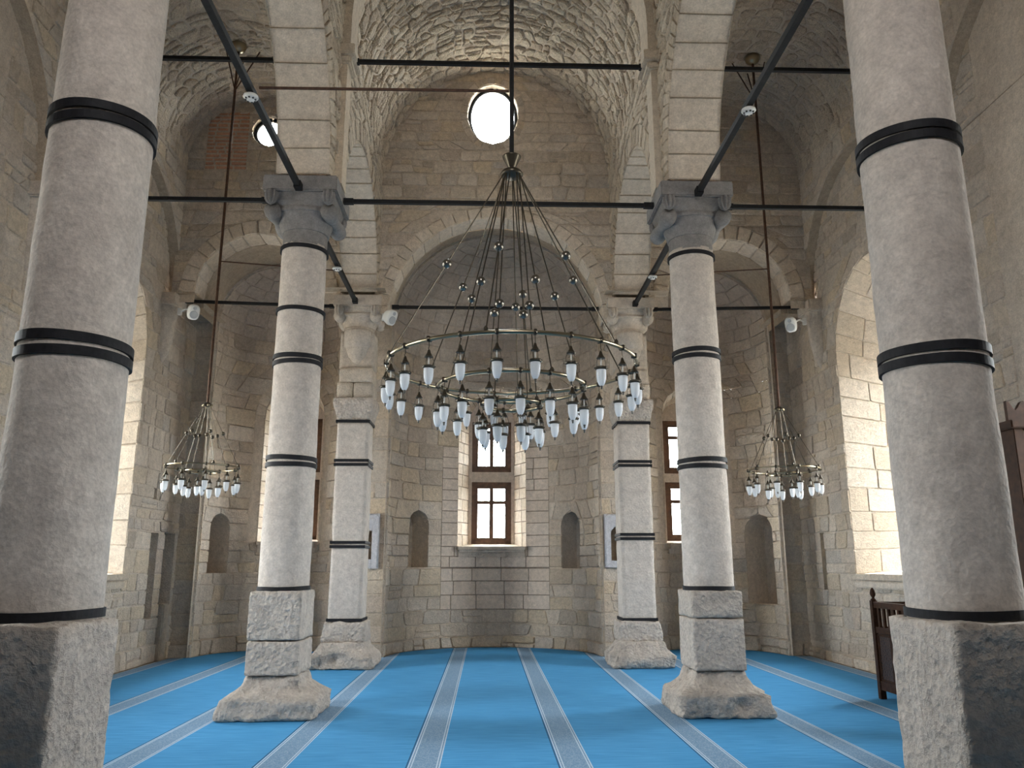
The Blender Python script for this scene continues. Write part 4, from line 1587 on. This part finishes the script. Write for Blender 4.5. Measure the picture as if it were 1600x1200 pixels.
# ------------------------------------------------------------------ loudspeakers
def speaker(loc, aim, mount, label):
    root = empty('loudspeaker', loc)
    tag(root, label, 'loudspeaker', 'white wall loudspeakers')
    d = Vector(aim).normalized()
    body = empty
    rot = d.to_track_quat('-Y', 'Z').to_matrix().to_4x4()
    q_ = MB()
    rings = []
    for y, sx, sz in ((-.10, .085, .125), (-.092, .10, .14), (-.05, .105, .145), (.05, .085, .115), (.10, .06, .08), (.11, .03, .04)):
        rg = []
        for i in range(28):
            a = 2 * PI * i / 28
            c_, s_ = math.cos(a), math.sin(a)
            k = (abs(c_) ** 3 + abs(s_) ** 3) ** (-1 / 3)
            rg.append(rot @ Vector((sx * k * c_ * .9, y, sz * k * s_ * .9)))
        rings.append(rg)
    v, f = loft(rings)
    link_mesh('cabinet', v, f, 'plastic', root, smooth=True)
    for zc_, r in ((-.035, .066), (.075, .03)):
        rg = []
        for k, (rr, yy) in enumerate(((r, -.099), (r, -.106), (r * .9, -.104), (r * .3, -.101))):
            rg.append([rot @ Vector((rr * math.cos(2 * PI * i / 24), yy, zc_ + rr * math.sin(2 * PI * i / 24))) for i in range(24)])
        v, f = loft(rg)
        link_mesh('driver', v, f, 'grille', root, smooth=True)
    m_ = Vector(mount) - Vector(loc)
    q_ = MB().tube([rot @ Vector((0, .08, 0)), m_ * .6 + Vector((0, 0, .05)), m_], .018, 8)
    q_.box(m_.x - .03, m_.x + .03, m_.y - .03, m_.y + .03, m_.z - .06, m_.z + .06, .005)
    q_.build('bracket', 'plastic', root)


speaker((-5.04, 12.75, 5.67), (.55, -.75, -.45), (-5.33, 12.95, 5.73), 'white loudspeaker on the corbel at the brick-patched aisle corner')
speaker((-1.78, 12.72, 5.60), (.70, -.60, -.42), (-1.90, 12.93, 5.66), 'white loudspeaker fixed beside the pale pier capital in the nave')
speaker((5.02, 12.75, 5.55), (-.55, -.75, -.45), (5.33, 12.95, 5.66), 'white loudspeaker on the corbel at the lectern aisle corner')

# ------------------------------------------------------------------ carved marble frames round the little wall cupboards
def marble_frame(x0, x1, z0, z1, ox0, ox1, oz0, oz1, arched, label):
    root = empty('marble_frame', ((x0 + x1) / 2, B, z0))
    tag(root, label, 'marble frame')
    y0, y1 = B - .07, B - .005
    q_ = MB()
    q_.box(x0, ox0, y0, y1, z0, z1, .006); q_.box(ox1, x1, y0, y1, z0, z1, .006)
    q_.box(ox0, ox1, y0, y1, z0, oz0, .004)
    if arched:
        n_ = 16
        c = (ox0 + ox1) / 2; h = (ox1 - ox0) / 2
        zz = oz1 - h
        v, f = [], []
        for i in range(n_ + 1):
            a = PI * i / n_
            kx = c - h * math.cos(a); kz = zz + h * math.sin(a) * (1.0 if i % 4 else .9)
            for y in (y0, y1):
                v += [(kx, y, kz), (kx, y, z1)]
        for i in range(n_):
            k = i * 4
            f += [(k, k + 4, k + 5, k + 1), (k + 2, k + 3, k + 7, k + 6), (k, k + 2, k + 6, k + 4)]
        q_.add(v, f)
    else:
        q_.box(ox0, ox1, y0, y1, oz1, z1, .004)
    ob = q_.build('frame', 'marble', root)
    q_ = MB().tube([(x0 + .02, y0, z0 + .02), (x0 + .02, y0, z1 - .06), (x0 + .07, y0, z1 - .015), (x1 - .07, y0, z1 - .015), (x1 - .02, y0, z1 - .06), (x1 - .02, y0, z0 + .02)], .014, 8)
    q_.build('moulding', 'marble', root, True)
    if not arched:
        q_ = MB()
        for i in range(3):
            q_.lathe([(.005, -.02), (.05, -.012), (.06, 0), (.03, .01), (.005, .012)], 12, (0, 0, 0))
        v = [(x1 - .12 + p[0] * .9, y0 - .0 + p[2] * -.8, z1 - .12 + p[1] * .9) for p in q_.v[:len(q_.v) // 3]]
        f = q_.f[:len(q_.f) // 3]
        link_mesh('rosette', v, f, 'marble', root)
    hub = Matrix.Translation((-(x0 + x1) / 2, -B, -z0))
    for ch in root.children:
        ch.matrix_parent_inverse = hub


marble_frame(1.98, 2.46, 1.52, 2.46, 2.10, 2.36, 1.64, 2.24, True, 'blue-grey marble frame around a small arched wall recess beside the apse')
marble_frame(-2.50, -2.04, 1.50, 2.46, -2.40, -2.17, 1.66, 2.16, False, 'carved white marble frame with rosette around a rectangular wall recess')

# ------------------------------------------------------------------ chandeliers
def lamp_meshes():
    h = MB()
    h.box(-.024, .024, -.012, .012, -.01, .034, .004)
    h.tube([(0, 0, .012), (0, 0, -.05), (.008, 0, -.062), (0, 0, -.075)], .003, 6)
    h.lathe([(.004, -.07), (.010, -.078), (.016, -.10), (.030, -.122), (.036, -.128), (.034, -.133), (.004, -.131)], 16)
    for i in range(3):
        a = 2 * PI * i / 3 + .3
        h.tube([(.028 * math.cos(a), .028 * math.sin(a), -.13), (.040 * math.cos(a), .040 * math.sin(a), -.165), (.041 * math.cos(a), .041 * math.sin(a), -.205)], .0022, 5)
    h.lathe([(.034, -.196), (.046, -.200), (.050, -.207), (.050, -.214), (.042, -.222), (.03, -.222), (.03, -.198)], 20)
    for i in range(6):
        a = 2 * PI * i / 6
        h.ball((.051 * math.cos(a), .051 * math.sin(a), -.209), .006, 6, 4)
    g = MB()
    g.lathe([(.030, -.215), (.038, -.222), (.039, -.245), (.037, -.285), (.030, -.320), (.020, -.342), (.012, -.348)], 20)
    d = MB()
    d.ball((0, 0, -.353), .011, 10, 6); d.ball((0, 0, -.368), .008, 8, 5)
    c = MB()
    c.tube([(0, 0, -.13), (0, 0, -.20)], .006, 6)
    out = []
    for q_, nm, mm in ((h, 'lamp', 'darkbrass'), (g, 'glass_shade', 'frost'), (d, 'drop', 'chrome'), (c, 'lamp_holder', 'plastic')):
        me = bpy.data.meshes.new(nm)
        me.from_pydata(q_.v, [], q_.f)
        me.materials.append(M[mm])
        me.polygons.foreach_set('use_smooth', [True] * len(me.polygons))
        out.append((nm, me))
    return out


LAMP = lamp_meshes()


def hang_lamp(parent, loc, rz):
    ob = bpy.data.objects.new('lamp', LAMP[0][1])
    COL.objects.link(ob)
    ob.parent = parent
    ob.location = loc
    ob.rotation_euler.z = rz
    for nm, me in LAMP[1:]:
        c = bpy.data.objects.new(nm, me)
        COL.objects.link(c)
        c.parent = ob


def ringmesh(r, z, t, n=96):
    return MB().tube([(r * math.cos(2 * PI * i / n), r * math.sin(2 * PI * i / n), z) for i in range(n)], t, 10, True)


def chandelier(name, loc, label, group, zhub, ztop, rings, pole_r, ballr, polemat, hub_kind, cable_r=.0045):
    root = empty(name, loc)
    tag(root, label, 'chandelier', group)
    MB().tube([(0, 0, zhub + .02), (0, 0, ztop)], pole_r, 10).build('pole', polemat, root)
    if hub_kind == 'big':
        MB().lathe([(.02, .0), (.03, .0), (.085, .115), (.088, .125), (.02, .127)], 28, (0, 0, zhub + .055)).build('hub_cone', 'darkbrass', root)
        MB().lathe([(.015, .06), (.05, .05), (.09, .028), (.108, .0), (.10, -.016), (.06, -.03), (.01, -.034)], 28, (0, 0, zhub)).build('hub', 'darkbrass', root, True)
    else:
        MB().lathe([(.012, .05), (.03, .045), (.05, .02), (.065, .0), (.05, -.012), (.01, -.016)], 20, (0, 0, zhub)).build('hub', 'darkbrass', root, True)
        for i in range(6):
            a = 2 * PI * i / 6
            MB().ball((.062 * math.cos(a), .062 * math.sin(a), zhub), .02, 10, 6).build('hub_knob', 'brass', root, True)
    for ri_, (r, z, nl, nc, ph, pc, bt) in enumerate(rings):
        ringmesh(r, z, .017 if hub_kind == 'big' else .012).build('ring', 'brass', root, True)
        q_ = None
        for i in range(nl):
            a = 2 * PI * (i + ph) / nl
            hang_lamp(root, (r * math.cos(a), r * math.sin(a), z - .012), a)
        for i in range(nc):
            a = 2 * PI * (i + pc) / nc
            p0 = Vector((min(.085, r * .4) * math.cos(a) * (1 if hub_kind == 'big' else .6), min(.085, r * .4) * math.sin(a) * (1 if hub_kind == 'big' else .6), zhub - .02))
            p1 = Vector((r * math.cos(a), r * math.sin(a), z + .015))
            cb = MB().tube([p0, p1], cable_r, 6).build('cable', 'darkbrass', root)
            b_ = p0.lerp(p1, bt)
            MB().ball(b_, ballr, 16, 10).build('ball', 'chrome' if hub_kind == 'big' else 'darkbrass', cb, True)
            MB().lathe([(.014, .0), (.02, .012), (.014, .03), (.006, .04)], 10, (p1.x, p1.y, p1.z - .004)).build('clamp', 'darkbrass', cb)
    return root


chandelier('chandelier', (.08, 6.78, 0), 'great three-tiered brass ring chandelier with frosted glass lamps in the nave', None, 5.11, 10.42,
           [(1.09, 3.256, 24, 6, .5, .30, .52), (.64, 3.07, 16, 5, .2, .15, .57), (.26, 2.915, 8, 4, .35, .6, .60)], .022, .042, 'iron', 'big', .006)
for s, x, y, lb in ((-1, -4.2, 11.45, 'small two-ring brass chandelier hanging in the aisle beneath the brick-patched wall'), (1, 4.22, 11.5, 'small two-ring brass chandelier hanging in the aisle with the wooden lectern')):
    z0 = ZS + math.sqrt(((SX - AX) / 2) ** 2 - (abs(x) - (AX + SX) / 2) ** 2)
    rt = chandelier('chandelier', (x, y, 0), lb, 'small aisle chandeliers', 3.82, z0 + .02,
                    [(.50, 2.92, 10, 6, .2 if s < 0 else .6, .1 if s < 0 else .4, .45), (.24, 2.86, 5, 3, .1, .5, .46)], .02, .028, 'rust', 'small', .0036)
    MB().lathe([(.01, -.13), (.05, -.125), (.10, -.09), (.125, -.04), (.13, .0)], 20, (0, 0, z0 - .02)).build('canopy', 'brass', rt, True)
    for k, (dx, dy) in enumerate(((-.16, -.1), (.02, .22), (.36, -.05))):
        MB().tube([(0, 0, 8.95), (dx * (1 if s < 0 else -1), dy, 9.62)], .010, 6).build('stay', 'rust', rt)

# ------------------------------------------------------------------ wooden lectern (kursu) and pulpit
def lectern():
    x0, x1, y0, y1 = 4.57, 5.36, 9.02, 9.84
    root = empty('lectern', ((x0 + x1) / 2, (y0 + y1) / 2, 0))
    tag(root, 'dark wooden railed preaching seat with finials beside the outer wall', 'preaching seat')
    for x in (x0, x1):
        for y in (y0, y1):
            p = MB().box(x - .035, x + .035, y - .035, y + .035, 0.014, 1.14, .004).build('post', 'darkwood', root)
            MB().lathe([(.03, 1.14), (.034, 1.15), (.016, 1.165), (.014, 1.175), (.030, 1.20), (.033, 1.225), (.026, 1.26), (.012, 1.285), (.004, 1.29)], 14, (x, y, 0)).build('finial', 'darkwood', p, True)
    def side(a, b_):
        a, b_ = Vector((a[0], a[1], 0)), Vector((b_[0], b_[1], 0))
        Z = lambda z: Vector((0, 0, z))
        for z, h in ((1.09, .07), (.80, .07), (.17, .10)):
            MB().bar(a + Z(z), b_ + Z(z), .045, h).build('rail', 'darkwood', root)
        n_ = 7
        for i in range(1, n_):
            p = a.lerp(b_, i / n_)
            MB().bar(p + Z(.83), p + Z(1.06), .03, .04).build('baluster', 'darkwood', root)
        MB().bar((a + b_) / 2 + Z(.2), (a + b_) / 2 + Z(.78), .05, .05).build('stile', 'darkwood', root)
        for i in (0, 1):
            p0, p1 = a.lerp(b_, i * .5 + .07), a.lerp(b_, i * .5 + .43)
            pn = MB().bar(p0 + Z(.49), p1 + Z(.49), .016, .54).build('panel', 'carved', root)
            for (s0, s1) in ((p0, p0 + Vector((0, 0, 0))),):
                pass
            fr = MB()
            for z in (.235, .745):
                fr.bar(p0 + Z(z), p1 + Z(z), .032, .025)
            fr.bar(p0 + Z(.23), p0 + Z(.75), .032, .025); fr.bar(p1 + Z(.23), p1 + Z(.75), .032, .025)
            fr.build('panel_moulding', 'darkwood', pn)
    side((x0, y0), (x0, y1)); side((x0, y1), (x1, y1)); side((x1, y0), (x1, y1)); side((x0, y0), (x1, y0))
    MB().box(x0, x1, y0, y1, .42, .46).build('seat_board', 'darkwood', root)
    hub = Matrix.Translation((-(x0 + x1) / 2, -(y0 + y1) / 2, 0))
    for ch in root.children:
        ch.matrix_parent_inverse = hub


m, nt, b = mat('carved_lattice')
tc = N(nt, 'ShaderNodeTexCoord')
vo = N(nt, 'ShaderNodeTexVoronoi', i_2=26)
vo.feature = 'DISTANCE_TO_EDGE'
nt.links.new(tc.outputs['Object'], vo.inputs['Vector'])
c = ramp(nt, vo.outputs[0], [(0.02, (0.085, 0.040, 0.022)), (0.16, (0.030, 0.015, 0.010))])
nt.links.new(c, b.inputs['Base Color'])
b.inputs['Roughness'].default_value = .45
bp = N(nt, 'ShaderNodeBump', i_0=.8, i_1=.01)
bp.invert = True
nt.links.new(vo.outputs[0], bp.inputs['Height'])
nt.links.new(bp.outputs[0], b.inputs['Normal'])
M['carved'] = m
lectern()


def pulpit():
    x0, x1, y0, y1 = 4.70, 5.34, 7.05, 7.30
    root = empty('pulpit', ((x0 + x1) / 2, y0, 0))
    tag(root, 'tall carved wooden pulpit gate with a scalloped crest at the frame edge', 'pulpit')
    for x in (x0, x1 - .09):
        MB().box(x, x + .09, y0, y1, .014, 2.78, .006).build('post', 'pulpitwood', root)
    MB().box(x0 - .03, x1 + .03, y0 - .03, y1 + .03, 2.78, 2.86, .01).build('cornice', 'pulpitwood', root)
    MB().box(x0 + .09, x1 - .09, y0 + .1, y0 + .14, 1.75, 2.78).build('lattice_panel', 'carved', root)
    MB().box(x0 + .09, x1 - .09, y0 + .08, y0 + .16, 1.68, 1.75, .004).build('rail', 'pulpitwood', root)
    # scalloped crest
    v, f = [], []
    pts = []
    n_ = 4
    wd = (x1 - x0) / n_
    for i in range(n_):
        for k in range(8):
            t = k / 8
            pts.append((x0 + wd * (i + t), 2.86 + .10 + .09 * abs(math.cos(PI * t)) ** 1.5))
    pts.append((x1, 3.05))
    for x, z in pts:
        for y in (y0 + .05, y0 + .09):
            v += [(x, y, 2.855), (x, y, z)]
    for i in range(len(pts) - 1):
        k = i * 4
        f += [(k, k + 4, k + 5, k + 1), (k + 2, k + 3, k + 7, k + 6), (k + 1, k + 5, k + 7, k + 3)]
    f.append((0, 1, 3, 2))
    link_mesh('crest', v, f, 'pulpitwood', root)
    for i in range(5):
        yb = y0 - .25 * i
        MB().box(x0 + .05, x1 - .05, yb - .25, yb, .014, .25 * (i + 1)).build('step', 'pulpitwood', root)
    for x in (x0, x1 - .04):
        q_ = MB()
        q_.add([(x + d, y, z) for d in (0, .04) for y, z in ((y0, .014), (y0 - 1.25, .014), (y0 - 1.25, 2.1), (y0, .9))],
               [(0, 1, 2, 3), (7, 6, 5, 4), (0, 4, 5, 1), (1, 5, 6, 2), (2, 6, 7, 3), (3, 7, 4, 0)])
        q_.build('side_panel', 'carved', root)
    hub = Matrix.Translation((-(x0 + x1) / 2, -y0, 0))
    for ch in root.children:
        ch.matrix_parent_inverse = hub


pulpit()
